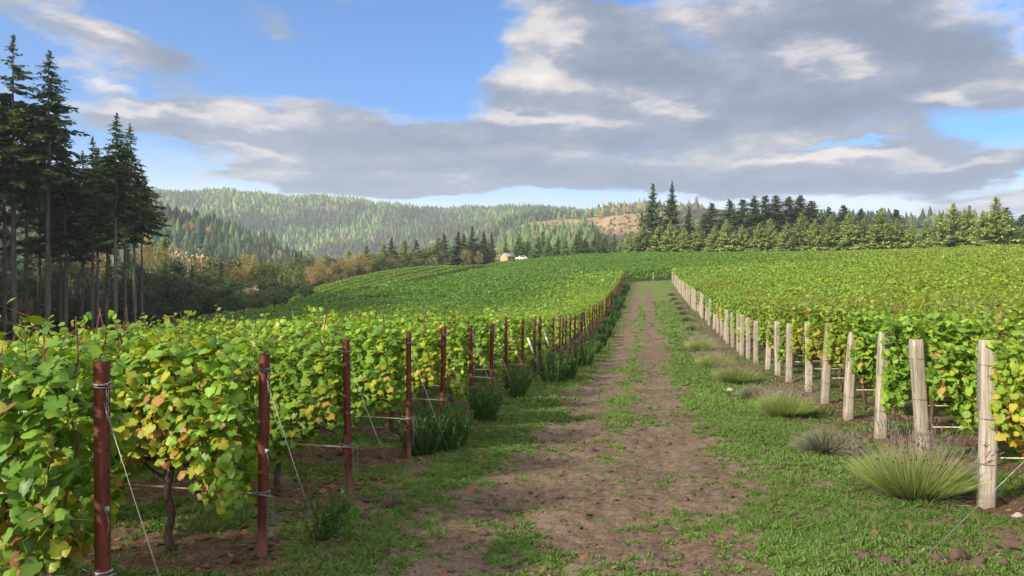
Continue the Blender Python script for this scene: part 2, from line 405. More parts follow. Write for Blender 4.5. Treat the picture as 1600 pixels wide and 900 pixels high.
def ground_mat():
    m, g = mat('ground'); pos = g.n('ShaderNodeNewGeometry').outputs['Position']
    A = lambda k: g.n('ShaderNodeAttribute', attribute_name=k).outputs['Fac']
    n1 = g.noise(pos, 9, 6, .62); n2 = g.noise(pos, 38, 5, .65); n3 = g.noise(pos, 1.1, 4, .55); n4 = g.noise(pos, 120, 3, .6)
    soil = g.mix(g.rng(n1, .3, .7), (.055, .037, .026), (.142, .100, .070))
    soil = g.mix(g.rng(n3, .35, .7, 0, .45), soil, (.185, .14, .105))
    soil = g.mix(g.rng(n2, .50, .62, 0, .8), soil, (.055, .034, .025))
    soil = g.mix(g.rng(n4, .60, .70, 0, .6), soil, (.36, .29, .22))
    under = g.mix(g.rng(n2, .4, .65), (.050, .030, .020), (.135, .080, .050))
    soil = g.mix(g.m('MULTIPLY', A('strip'), .85), soil, under)
    gr = g.mix(g.rng(n1, .3, .7), (.045, .085, .015), (.10, .155, .035))
    gr = g.mix(g.rng(n3, .4, .75, 0, .55), gr, (.125, .13, .045))
    gr = g.mix(g.rng(n2, .5, .72, 0, .6), gr, (.020, .034, .010))
    gm = g.m('ADD', A('grass'), g.m('MULTIPLY', g.m('SUBTRACT', n2, .5), 2.4))
    gm = g.m('ADD', gm, g.m('MULTIPLY', g.m('SUBTRACT', n1, .5), 1.2))
    c = g.mix(g.rng(gm, .38, .60), soil, gr)
    wd = A('wood'); c = g.mix(wd, c, g.mix(g.rng(n3, .3, .7), (.022, .022, .012), (.05, .045, .025)))
    cc = A('clear')
    n5 = g.noise(pos, .045, 5, .6); n6 = g.noise(pos, .22, 4, .6)
    clr = g.mix(g.rng(n5, .35, .65), (.20, .125, .065), (.26, .19, .09)); clr = g.mix(g.rng(n6, .5, .68, 0, .7), clr, (.13, .10, .035))
    c = g.mix(cc, c, clr)
    h = g.m('ADD', g.m('MULTIPLY', n2, .6), g.m('MULTIPLY', n4, .4))
    finish(g, c, .95, .12, bump=h, bstr=.9, bdist=.02); return m
M['ground'] = ground_mat()

# ------------------------------------------------------------------ ground sheets
CLEAR = lambda az, r: sst(az, -1.6, .8)*sst(-az, -12.5, -9.5)*sst(r, 735, 765)*sst(-r, -1030, -1000)
def build_ground():
    azs = np.concatenate([np.arange(-180, -44, 4.0), np.arange(-44, 44, .16), np.arange(44, 180, 4.0)])
    rs = np.concatenate([[.02, .6, 1.2, 1.8, 2.3, 2.7], np.geomspace(3, 45, 380), np.geomspace(45.6, 6000, 330)])
    na, nr = len(azs), len(rs)
    Rr, Aa = np.meshgrid(rs, np.radians(azs), indexing='ij')
    x = Rr*np.sin(Aa); y = Rr*np.cos(Aa)
    gm, st, tr = masks(x, y); z = H(x, y) + rough(x, y, gm, tr)
    azd = np.degrees(Aa)
    cc = CLEAR(azd, Rr)
    p, q = to_pq(x, y)
    wood = np.maximum(sst(Rr, 235, 260), sst(-p, 44, 48)*(1-((p > -68)*(q > 112)*(q < 215))))
    wood = np.where((p > 0)*(q > hedge_q(p)+3), np.maximum(wood, .8), wood)
    cc = cc*1.0
    far = sst(Rr, 60, 140)                       # the noise-made patches average out far away
    attrs = dict(grass=(gm*(1-far)+.75*far), strip=st*(1-far*.6), wood=wood*(1-cc), clear=cc)
    V = np.stack([x, y, z], -1).reshape(-1, 3)
    i, j = np.meshgrid(np.arange(nr-1), np.arange(na), indexing='ij'); j2 = (j+1) % na
    F = np.stack([i*na+j, i*na+j2, (i+1)*na+j2, (i+1)*na+j], -1).reshape(-1, 4)[:, ::-1]
    cx = V[F].mean(1); fp, fq = to_pq(cx[:, 0], cx[:, 1]); fr = np.hypot(cx[:, 0], cx[:, 1])
    istr = (np.abs(fp+.55) < 1.75) & (fq < 113) & (fq > 2.5)
    ishill = fr > 330
    for nm, sel in (('dirt_track', istr), ('hills', ishill & ~istr), ('ground', ~istr & ~ishill)):
        f = F[sel]; used, inv = np.unique(f, return_inverse=True)
        me = npmesh(nm, V[used], inv.reshape(-1, 4), M['ground'], attrs={k: a.reshape(-1)[used] for k, a in attrs.items()}, smooth=True)
        tag(mobj(nm, me), kind='structure')
build_ground()

# ------------------------------------------------------------------ leaves and grapevines
LEAF = np.array([(0,.02),(.20,-.20),(.46,-.08),(.56,.20),(.46,.36),(.48,.66),(.26,.74),(0,1.0),(-.26,.74),(-.48,.66),(-.46,.36),(-.56,.20),(-.46,-.08),(-.20,-.20)])
def leaf_shapes(pos, nrm, tip, size, detailed=True, cup=.18, r=rng):
    """instances lobed leaves; returns verts, faces, verts per leaf"""
    n = len(pos); nrm = unit(nrm); tip = tip - (tip*nrm).sum(1)[:, None]*nrm; tip = unit(tip); side = np.cross(tip, nrm)
    if detailed:
        L = LEAF; k = len(L)
        zz = -np.abs(L[:, 0])*cup*2.2 - (L[:, 1]-.3)**2*.5
        loc = np.concatenate([L, zz[:, None]], 1); loc = np.concatenate([loc, [[0, .22, .03]]]); k += 1
        j = r.normal(0, .058, (n, k, 3)); l = loc[None] + j
        l[..., 0] *= r.uniform(.85, 1.15, (n, 1)); l[..., 2] *= r.uniform(-.4, 1.6, (n, 1))
        i = np.arange(k-1); tri = np.stack([np.full(k-1, k-1), i, (i+1) % (k-1)], 1)
    else:
        loc = np.array([(-.12,-.05,0),(.5,.1,-.12),(.12,1.0,-.12),(-.5,.45,-.12)]); k = 4
        l = loc[None] + r.normal(0, .1, (n, k, 3)); tri = np.array([[0, 1, 2, 3]])
    s = size[:, None, None]
    v = pos[:, None, :] + s*(l[..., 0:1]*side[:, None, :] + (l[..., 1:2]-.3)*tip[:, None, :] + l[..., 2:3]*nrm[:, None, :])
    f = (tri[None] + (np.arange(n)*k)[:, None, None]).reshape(-1, tri.shape[1])
    return v.reshape(-1, 3), f, k
def vine_colours(h, r, autumn=.12, n=None, ya=None):
    """colour per leaf, h = 0 low .. 1 top of canopy"""
    n = len(h); g1 = np.array([.075, .160, .022]); g2 = np.array([.185, .300, .040]); ye = np.array([.33, .29, .035]); ta = np.array([.33, .18, .07]); rd = np.array([.26, .09, .04])
    t = r.uniform(0, 1, n)[:, None]; c = g1*(1-t)+g2*t
    c = c*(r.uniform(.75, 1.25, n)[:, None])
    pa = autumn*(1.9-1.6*h); u = r.uniform(0, 1, n)
    c = np.where((u < pa)[:, None], c*.35+ye*.65, c); c = np.where((u < pa*.38*(1-h))[:, None], ta*r.uniform(.7, 1.15, n)[:, None], c); c = np.where((u < pa*.12*(.6-h))[:, None], rd, c)
    return c
def canopy_points(n, length, r, zlo=.62, zhi=2.05, th=.30, top_bias=.0):
    x = r.uniform(-length/2, length/2, n)
    h = r.uniform(0, 1, n)**(1-top_bias)
    lo = zlo + .22*np.sin(x*5+r.uniform(0, 6)) ; z = lo + h*(zhi-lo) + r.normal(0, .05, n)
    prof = th*(.62 + .55*np.sin(np.clip(h, 0, 1)*2.7+.25))
    s = np.where(r.uniform(0, 1, n) < .5, -1, 1)
    y = s*prof*np.sqrt(r.uniform(.12, 1, n)) + r.normal(0, .03, n)
    nr = np.stack([r.normal(0, .55, n), s*(.9-.45*h)+r.normal(0, .45, n), .45+.7*h+r.normal(0, .4, n)], 1)
    tp = np.stack([r.normal(0, .5, n), s*.35+r.normal(0, .3, n), -1.0+r.normal(0, .4, n)+.5*(h > .93)], 1)
    return np.stack([x, y, z], 1), nr, tp, h
def make_vine_meshes(seed, autumn):
    r = np.random.default_rng(seed)
    pos, nr, tp, h = canopy_points(1750, 1.45, r, th=.27, zhi=1.70)
    # a few shoots standing above the hedge line and hanging out of it
    extra = MB(); sp = []
    for k in range(7):
        x0 = r.uniform(-.6, .6); z0 = r.uniform(1.62, 1.76); d = np.array([r.normal(0, .25), r.normal(0, .2), 1.0]); L = r.uniform(.08, .24)
        pts = np.array([np.array([x0, r.normal(0, .1), z0]) + d*L*t + np.array([.05*t*t, 0, 0]) for t in np.linspace(-.5, 1, 4)])
        extra.tube(pts, [.006, .005, .004, .002], 4)
        for t in np.linspace(.1, 1, 5): sp.append(pts[1] + (pts[-1]-pts[1])*t + r.normal(0, .03, 3))
    sp = np.array(sp); ns = len(sp)
    pos = np.concatenate([pos, sp]); nr = np.concatenate([nr, r.normal(0, .6, (ns, 3))+[0, 0, .9]]); tp = np.concatenate([tp, r.normal(0, 1, (ns, 3))]); h = np.concatenate([h, np.ones(ns)])
    size = r.uniform(.050, .100, len(pos))*(1-.25*(h > .97))
    v, f, k = leaf_shapes(pos, nr, tp, size, True, r=r)
    ph = r.uniform(0, 6)
    au = autumn*(1+.9*np.sin(pos[:, 0]*4+ph))
    col = np.repeat(vine_colours(h, r, np.clip(au, 0.02, .8)), k, 0)
    cv = col.reshape(-1, k, 3)*r.uniform(.82, 1.12, (len(pos), k, 1)); cv[:, -1] *= 1.18     # paler at the veins' meeting point
    leaves = npmesh('foliage', v, f, M['vine_leaf'], cv.reshape(-1, 3), smooth=False)
    for _ in range(9):           # shoots inside the hedge
        x0 = r.uniform(-.6, .6); y0 = r.normal(0, .05)
        zs = np.linspace(.72, r.uniform(1.5, 2.0), 6)
        extra.tube(np.stack([x0 + np.cumsum(r.normal(0, .03, 6)), y0+np.cumsum(r.normal(0, .03, 6)), zs], 1), np.linspace(.008, .004, 6), 5)
    shoots = extra.mesh('shoot', M['twig'])
    w = MB(); zz = np.array([-.05, .12, .3, .48, .62, .70]); rr = np.array([.045, .032, .028, .030, .034, .028])
    w.tube(np.stack([r.normal(0, .018, 6), r.normal(0, .018, 6), zz], 1), rr, 8)
    for s in (-1, 1):
        t = np.linspace(0, 1, 6); w.tube(np.stack([s*.66*t, r.normal(0, .012, 6), .68+.07*np.sin(t*3)+r.normal(0, .012, 6)], 1), np.linspace(.022, .009, 6), 6)
    for _ in range(3):
        t = np.linspace(0, 1, 4); x1 = r.uniform(-.5, .5); w.tube(np.stack([x1*t, r.normal(0, .03, 4), .55+t*r.uniform(-.1, .35)], 1), np.linspace(.012, .005, 4), 5)
    trunk = w.mesh('trunk', M['vine_wood'], True)
    return leaves, trunk, shoots
VINES = [make_vine_meshes(100+i, a) for i, a in enumerate((.10, .12, .14, .11, .22, .09, .28, .14))]

ORD = 'first second third fourth fifth sixth seventh eighth ninth tenth eleventh twelfth thirteenth fourteenth fifteenth sixteenth seventeenth eighteenth nineteenth'.split()
TENS = {20: 'twentieth', 30: 'thirtieth', 40: 'fortieth', 50: 'fiftieth', 60: 'sixtieth'}
def ordn(n):
    if n < 20: return ORD[n-1]
    t = n//10*10
    return TENS[t] if n == t else {20: 'twenty', 30: 'thirty', 40: 'forty', 50: 'fifty', 60: 'sixty'}[t] + '-' + ORD[n-t-1]

ANG = -math.atan2(SN, CS)         # rows run at right angles to the track
VSP = 1.27
NROW_L = 118
cands = []
for side, q0, p0 in ((-1, QL0, PL), (1, QR0, PR)):
    for i in range(NROW_L):
        q = q0 + i*ROW
        if side > 0 and q > 116: break
        for k in range(40):
            p = p0 + side*((.84 if side < 0 else .74) + k*VSP)
            x, y = to_xy(p, q)
            if y < 1.2: continue
            u = x/y; d = math.hypot(x, y)
            if abs(u) > .645 + 1.0/d: continue
            if side < 0 and p < -38: continue
            # vines show by their upper part unless first rows / row ends
            show = (1.0 if (i < 2 or k < 2) else .62 if i < 4 else .45)/d
            cands.append((show, side, i, k, p, q, x, y))
cands.sort(key=lambda c: -c[0])
solo = cands[:296]
solo_keys = {(c[1], c[2], c[3]) for c in solo}
for show, side, i, k, p, q, x, y in solo:
    z = float(H(np.array([x]), np.array([y]))[0])
    sd_ = 'rusty' if side < 0 else 'pale wooden'
    lab = f'grapevine {ordn(k+1)} in from the track on the row of the {ordn(i+1)} {sd_} post up'
    e = empty('grapevine', (x, y, z), ANG + (math.pi if rnd.random() < .5 else 0), lab, 'grapevine',
              'grapevines on the rusty post rows' if side < 0 else 'grapevines on the wooden post rows')
    var = rnd.choice((0, 1, 2, 3, 5, 7)) if rnd.random() < .74 else rnd.choice((4, 6))
    if side < 0 and i == 1 and k in (0, 1): var = 6
    if side < 0 and i == 0: var = rnd.choice((0, 1, 5))
    lv, tk, sh = VINES[var]
    s = rnd.uniform(.96, 1.05)*((1.10 if i == 0 else 1.04 if i == 1 else .97) if side < 0 else 1.07); e.scale = (1.02, rnd.uniform(.9, 1.2), s)
    f = mobj('foliage', lv, e); mobj('trunk', tk, e); mobj('shoot', sh, e)
    pal = rnd.uniform(0, 1)
    f.color = (1.02+.28*pal, 1.12+.08*pal, 1.0-.15*pal, 1) if side < 0 else (1.0+.22*pal, 1.03, .9, 1)
    if side < 0 and i == 0: f.color = (.95, 1.06, 1.0, 1)

def far_vines():
    """all the vines beyond the individual ones"""
    V = []; F = []; Cc = []; n0 = 0; r = np.random.default_rng(5)
    def section(p0, p1, q, lod, along_q=False, hgt=1.78):
        nonlocal n0
        L = abs(p1-p0); per, size, det = ((520, .092, True), (400, .12, False), (230, .165, False), (110, .25, False))[lod]
        n = int(per*L)
        if n < 3: return
        pos, nr, tp, h = canopy_points(n, L, r, th=.27, zhi=hgt, top_bias=.25)
        a = pos[:, 0] + (p0+p1)/2; b = pos[:, 1]
        if along_q: x, y = to_xy(q+b, a)
        else: x, y = to_xy(a, q+b)
        lump = (fbm(x*.9, y*.9, 8, 3)-.5)*.55
        z = H(x, y) + pos[:, 2] + lump*h
        def rot(v):
            if along_q: vx, vy = v[:, 1], v[:, 0]
            else: vx, vy = v[:, 0], v[:, 1]
            return np.stack([vx*CS+vy*SN, vy*CS-vx*SN, v[:, 2]], 1)
        v, f, k = leaf_shapes(np.stack([x, y, z], 1), rot(nr), rot(tp), r.uniform(.75, 1.25, n)*size, det, r=r)
        pt = fbm(x*.08, y*.08, 77, 3)
        c = vine_colours(h, r, np.clip(.06+(pt-.45)*.5, .03, .35))
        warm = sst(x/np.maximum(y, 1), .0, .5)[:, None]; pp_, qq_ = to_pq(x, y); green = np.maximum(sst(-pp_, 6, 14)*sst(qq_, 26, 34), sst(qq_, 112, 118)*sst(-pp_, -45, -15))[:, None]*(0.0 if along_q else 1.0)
        c = c*(1-green) + green*c*np.array([.60, .76, .62])  # deeper green of farther rows, with the slope's band of shade put in
        c = c*(1-warm*.0) * np.array([1, 1, 1.]) + warm*np.array([.030, .018, -.004])
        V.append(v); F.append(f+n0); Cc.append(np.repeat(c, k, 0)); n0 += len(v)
    out = []
    def flush(name, label):
        nonlocal n0
        by = {}
        for f in F: by.setdefault(f.shape[1], []).append(f)
        me = npmesh(name, np.concatenate(V), [np.concatenate(x) for x in by.values()], M['vine_leaf'], np.concatenate(Cc))
        tag(mobj(name, me), label, 'vineyard', kind='stuff'); V.clear(); F.clear(); Cc.clear(); n0 = 0
    def lod_of(y): return 0 if y < 17 else 1 if y < 38 else 2 if y < 85 else 3
    for side, q0, pe in ((-1, QL0, PL), (1, QR0, PR)):
        for i in range(NROW_L):
            q = q0 + i*ROW
            cross = q > 117
            if side > 0 and q > 116: break
            k = 0
            pmin, pmax = (pe-.1, -38.5-1.5*math.sin(q*.3)+5*min(1, max(0, (q-88)/30))) if side < 0 else (pe+.1, 120)
            if side < 0 and cross:
                # rows beyond the end of the track run right across it
                p = -33.5 - 2*math.sin(q*.25) - 5*min(1, max(0, (q-170)/30))
                while p < 125:
                    p1 = p+3; x, y = to_xy(p+1.5, q)
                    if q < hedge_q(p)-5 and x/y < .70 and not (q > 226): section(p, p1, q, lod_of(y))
                    p = p1
                continue
            while True:
                p = pe + side*((.84 if side < 0 else .74)+k*VSP)
                if side < 0 and p < pmax: break
                if side > 0 and p > pmax: break
                x, y = to_xy(p, q)
                if y > 1 and abs(x)/y < .70 + 2/y and (side, i, k) not in solo_keys:
                    a, b = p-VSP/2-.03, p+VSP/2+.03
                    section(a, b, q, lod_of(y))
                k += 1
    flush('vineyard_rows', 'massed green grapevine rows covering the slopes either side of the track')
    for pp in np.arange(-66, -40.5, 3.3):
        q = 118 + (pp+66)*.1
        while q < 175 + (pp+66)*1.6:
            x, y = to_xy(pp, q)
            if abs(x)/y < .5: section(q, q+4, pp, 3, along_q=True, hgt=1.5)
            q += 4
    flush('lower_vineyard', 'separate striped vineyard block falling away towards the autumn trees')
far_vines()

# ------------------------------------------------------------------ trellis: posts, wires, hoses
def link_chain(mb, top, n, s=.018, w=.0022):
    for i in range(n):
        c = np.array(top) + [0, 0, -i*s*1.5]; th = np.linspace(0, 2*math.pi, 9)
        a = np.stack([np.cos(th)*s*.5, 0*th, np.sin(th)*s], 1)
        if i % 2: a = a[:, [1, 0, 2]]
        mb.tube(c+a, w, 4, cap=False)
def ring(mb, z, rx, ry, w=.003, turns=2, c0=(0, 0)):
    th = np.linspace(0, 2*math.pi*turns, 12*turns+1)
    mb.tube(np.stack([c0[0]+np.cos(th)*rx, c0[1]+np.sin(th)*ry, z+.012*np.sin(th*.5+1)+th*.0012], 1), w, 4)
def red_post_meshes(seed):
    r = np.random.default_rng(seed)
    b = MB(); w, d, t, Hh = .032, .030, .006, 1.66      # rolled steel channel
    prof = np.array([(-w,-d),(w,-d),(w,d),(w-.014,d),(w-.014,-d+t),(-w+.014,-d+t),(-w+.014,d),(-w,d)])
    n = len(prof); zs = np.array([-.25, .0, .4, .8, 1.2, Hh])
    v = np.concatenate([np.concatenate([prof*(1+r.normal(0, .01)), np.full((n, 1), z)], 1) for z in zs])
    i = np.arange(n); f = np.concatenate([np.stack([k*n+i, k*n+(i+1) % n, (k+1)*n+(i+1) % n, (k+1)*n+i], 1) for k in range(len(zs)-1)])
    b.add(v, f); tpz = (len(zs)-1)*n
    b.add(np.array([[p[0], p[1], Hh] for p in prof]), [np.array([[0, 1, 4, 5]]), np.array([[1, 2, 3, 4]]), np.array([[0, 5, 6, 7]])])
    for k in range(12):          # punched hooks along the flange
        z = .3+k*.11; b.box((w, -.006, z), (w+.012, .006, z+.018))
    body = b.mesh('post_body', M['rust'])
    ties = []
    for z in (1.52, .52):
        m = MB(); ring(m, z, .050, .045, .0032, 3)
        for s in (-1, 1):
            pts = np.array([(s*.05, -.03, z), (s*.10, -.045, z+.02), (s*.085, -.05, z+.045), (s*.05, -.04, z+.02)]); m.tube(pts, .0028, 4)
        ties.append(m.mesh('wire_tie', M['zinc']))
    m = MB(); link_chain(m, (.058, -.04, .50), 13); link_chain(m, (.10, -.035, .50), 9); m.tube(np.array([(-.10, -.04, .515), (0, -.05, .52), (.10, -.035, .51)]), .004, 4)
    chain = m.mesh('chain', M['zinc'])
    m = MB(); link_chain(m, (.05, -.035, 1.50), 7, .016); up = m.mesh('chain', M['zinc'])
    m = MB(); m.box((.034, -.052, .86), (.066, -.042, .895)); m.tube(np.array([(.05, -.05, .86), (.065, -.05, .80), (.05, -.045, .74), (.03, -.04, .72)]), .002, 4); tg = m.mesh('clip', M['zinc'])
    return body, ties, [chain, up], tg
RED = [red_post_meshes(i) for i in range(3)]
def side_label_near(): pass
for i in range(56):
    q = QL0 + i*ROW; p = PL + (rnd.uniform(-.04, .04) if i < 5 else rnd.uniform(-.10, .10)); x, y = to_xy(p, q)
    z = hz(x, y)
    e_ = 0; lab = {0: 'tall rusty steel end post with chain beside the biggest leafy vine', }.get(i, f'{ordn(i+1)} rusty red steel end post counting up the track')
    e = empty('rusty_end_post', (x, y, z), ANG*.3 + rnd.uniform(-.2, .2), lab, 'vineyard post', 'rusty steel end posts of the vine rows')
    e.rotation_euler[0] = rnd.uniform(-.015, .02); e.rotation_euler[1] = rnd.uniform(-.03, .03) if i else 0
    e.scale = (1, 1, (1.06, .985, .97, .95, .97)[i] if i < 5 else rnd.uniform(.95, 1.02))
    body, ties, chains, tg = RED[i % 3]
    mobj('post_body', body, e)
    if i < 26:
        for t in ties: mobj('wire_tie', t, e)
    if i < 12:
        mobj('chain', chains[0], e); mobj('chain', chains[1], e); mobj('clip', tg, e)
    if i < 22:
        m = MB(); gx, gy = to_xy(p+.50+.06*rnd.random(), q+.02); gz = hz(gx, gy)-z
        a = np.array([.03, -.04, 1.45]); bb = np.array([gx-x, gy-y, gz+.02]); m.tube(np.array([a, a*.5+bb*.5-[0, 0, .01], bb]), .0022, 4)
        m.tube(np.array([a+[.012, 0, -.05], a*.5+bb*.5, bb+[.02, 0, 0]]), .0014, 4)
        rg = [(bb[0]+.035*math.cos(t), bb[1], bb[2]+.02+.035*math.sin(t)) for t in np.linspace(0, 2*math.pi, 9)]; m.tube(np.array(rg), .005, 4)
        g_ = mobj('anchor_wire', m.mesh('anchor_wire', M['zinc']), e)
        g_.rotation_euler = (0, 0, -e.rotation_euler[2])
        if i in (8, 10):
            m = MB(); m.tube(np.array([a*.82+bb*.18, a*.55+bb*.45]), .022, 8); s_ = mobj('sleeve', m.mesh('sleeve', M['white']), e); s_.rotation_euler = g_.rotation_euler

def wood_post_mesh(seed):
    r = np.random.default_rng(seed); bm = MB(); n = 20; zs = np.linspace(-.3, 1.62, 22); V = []
    for z in zs:
        th = np.arange(n)*2*math.pi/n
        sx, sy = .078*(1+.02*math.sin(z*4+seed)), .062
        rad = 1/np.power(np.abs(np.cos(th)/sx)**9+np.abs(np.sin(th)/sy)**9, 1/9)
        rad = rad*(1+r.normal(0, .012, n))
        top = .012*(z > 1.6)
        V.append(np.stack([np.cos(th)*(rad-top)+.012*math.sin(z*2.2+seed), np.sin(th)*(rad-top), np.full(n, z)+(r.normal(0, .008, n) if z > 1.6 else 0)], 1))
    i = np.arange(n); f = np.concatenate([np.stack([k*n+i, k*n+(i+1) % n, (k+1)*n+(i+1) % n, (k+1)*n+i], 1) for k in range(len(zs)-1)])
    V = np.concatenate(V); bm.add(V, [f, (i+(len(zs)-1)*n)[None, :]])
    body = bm.mesh('post_body', M['wood'])
    w = []
    for z in (1.38, .86, .42):
        m = MB(); ring(m, z, .098, .083, .003, 1); m.tube(np.array([(-.098, -.02, z), (-.13, -.02, z-.02), (-.11, -.03, z-.10)]), .003, 4); w.append(m.mesh('wire_tie', M['zinc']))
    m = MB(); link_chain(m, (-.105, -.05, 1.38), 16, .018, .0026); c1 = m.mesh('chain', M['zinc'])
    m = MB(); link_chain(m, (-.108, -.05, .48), 9, .018, .0026); c2 = m.mesh('chain', M['zinc'])
    return body, w, (c1, c2)
WP = [wood_post_mesh(s) for s in range(5)]
tilts = [(.00, .01), (.0, -.045), (.01, .05), (0, .065), (0, .05)]
for i in range(55):
    q = QR0 + i*ROW; p = PR + (0 if i < 4 else rnd.uniform(-.09, .09)); x, y = to_xy(p, q); z = hz(x, y)
    lab = {0: 'thick pale wooden end post beside the big spiky lavender', }.get(i, f'{ordn(i+1)} pale weathered wooden end post counting up the track')
    e = empty('wooden_end_post', (x, y, z), -.12+rnd.uniform(-.15, .15), lab, 'vineyard post', 'pale wooden end posts of the vine rows')
    tx, ty = tilts[i] if i < 5 else (rnd.uniform(-.03, .03), rnd.uniform(-.03, .07))
    e.rotation_euler[0] = tx; e.rotation_euler[1] = ty; e.scale = (1, 1, (1.06, .99, .99, .94)[i] if i < 4 else rnd.uniform(.86, 1.0))
    body, w, ch = WP[i % 5]
    mobj('post_body', body, e)
    if i < 20:
        for t in w: mobj('wire_tie', t, e)
    if i < 9: mobj('chain', ch[0], e); mobj('chain', ch[1], e)
def row_wires(side, i, q0, p0):
    q = q0 + i*ROW; L = 18 if i < 6 else 9; ps = p0 + side*np.linspace(0, L, 15)
    xs, ys = to_xy(ps, np.full(15, q)); zs = H(xs, ys)
    who = 'rusty' if side < 0 else 'pale wooden'
    e = empty('wire_trellis', (xs[0], ys[0], zs[0]), 0, f'thin zinc trellis wires tied to the {ordn(i+1)} {who} post up the track', 'trellis', 'trellis wires of the vine rows')
    for h in (.84, 1.18, 1.5):
        m = MB(); sag = .015*np.sin(np.arange(15)*2.3)
        m.tube(np.stack([xs-xs[0], ys-ys[0], zs-zs[0]+h+sag], 1), .0022 if i < 6 else .003, 4); mobj('wire', m.mesh('wire', M['zinc']), e)
    m = MB(); m.tube(np.stack([np.zeros(15)+xs-xs[0], ys-ys[0], np.zeros(15)+.50+zs-zs[0]+.03*np.sin(np.arange(15)*1.7)], 1), .008, 6)
    o = mobj('irrigation_hose', m.mesh('irrigation_hose', M['cane']), None, (xs[0], ys[0], zs[0]))
    tag(o, f'pale hose strung low along the row of the {ordn(i+1)} {who} post', 'hose', 'low hoses along the vine rows')
for i in range(11): row_wires(-1, i, QL0, PL)
for i in range(8): row_wires(1, i, QR0, PR)
# anchor wire of the row just outside the frame on the wooden-post side
m = MB(); qa = QR0-ROW; ax, ay = to_xy(PR, qa); az_ = hz(ax, ay); bx, by = to_xy(PR-1.15, qa-.15+.25)
m.tube(np.array([(ax, ay, az_+1.35), (bx, by, hz(bx, by)+.0)]), .004, 5)
rg = [(bx+.04*math.cos(t), by, hz(bx, by)+.03+.04*math.sin(t)) for t in np.linspace(0, 2*math.pi, 9)]; m.tube(np.array(rg), .006, 4)
tag(mobj('anchor_wire', m.mesh('anchor_wire', M['zinc'])), 'slanting zinc wire pegged to the grass in front of the thick wooden post', 'wire')
e = empty('wooden_end_post', (ax+.0, ay, az_), -.1, None, None)
bpy.data.objects.remove(e)
# thin stake at the head of the track
sx, sy = to_xy(.9, 116); m = MB(); m.tube(np.array([(0, 0, -.2), (.01, 0, .7), (0, 0, 1.35)]), .06, 8)
tag(mobj('marker_stake', m.mesh('marker_stake', M['wood'], True), None, (sx, sy, hz(sx, sy))), 'lone pale stake standing where the track meets the crossing vines', 'stake')

# ------------------------------------------------------------------ herbs along the track
def blade_clump(mb, n, r, spread, hmin, hmax, lean, width, cols, seg=3, base_r=.1, centre=(0, 0, 0), droop=.0, tipc=None, dome=False):
    th = r.uniform(0, 2*math.pi, n); rr = r.uniform(0, 1, n)**.7; el = lean*rr + r.normal(0, .05, n)
    L = r.uniform(hmin, hmax, n)*(1-.0*rr)
    d = np.stack([np.cos(th)*np.sin(el), np.sin(th)*np.sin(el), np.cos(el)], 1)
    o = np.stack([np.cos(th)*rr*base_r, np.sin(th)*rr*base_r, np.zeros(n)], 1)*np.array([spread, spread, 1]) + np.array(centre)
    side = unit(np.cross(d, r.normal(0, 1, (n, 3))))
    ts = np.linspace(0, 1, seg+1); V = np.zeros((n, (seg+1)*2, 3))
    for k, t in enumerate(ts):
        c = o + d*(L*t)[:, None] + np.array([0, 0, -droop])*(L*t*t)[:, None]
        w = width*(1-.75*t)
        V[:, 2*k] = c - side*w; V[:, 2*k+1] = c + side*w
    f = np.array([[2*k, 2*k+1, 2*k+3, 2*k+2] for k in range(seg)])
    F = (f[None] + (np.arange(n)*(seg+1)*2)[:, None, None]).reshape(-1, 4)
    ci = r.integers(0, len(cols), n); c = np.array(cols)[ci]*r.uniform(.75, 1.25, n)[:, None]
    cc = np.repeat(c, (seg+1)*2, 0).reshape(n, -1, 3)
    if tipc is not None: cc[:, -2:] = tipc; cc[:, -4:-2] = cc[:, -4:-2]*.4+np.array(tipc)*.6
    mb.add(V.reshape(-1, 3), F, cc.reshape(-1, 3))
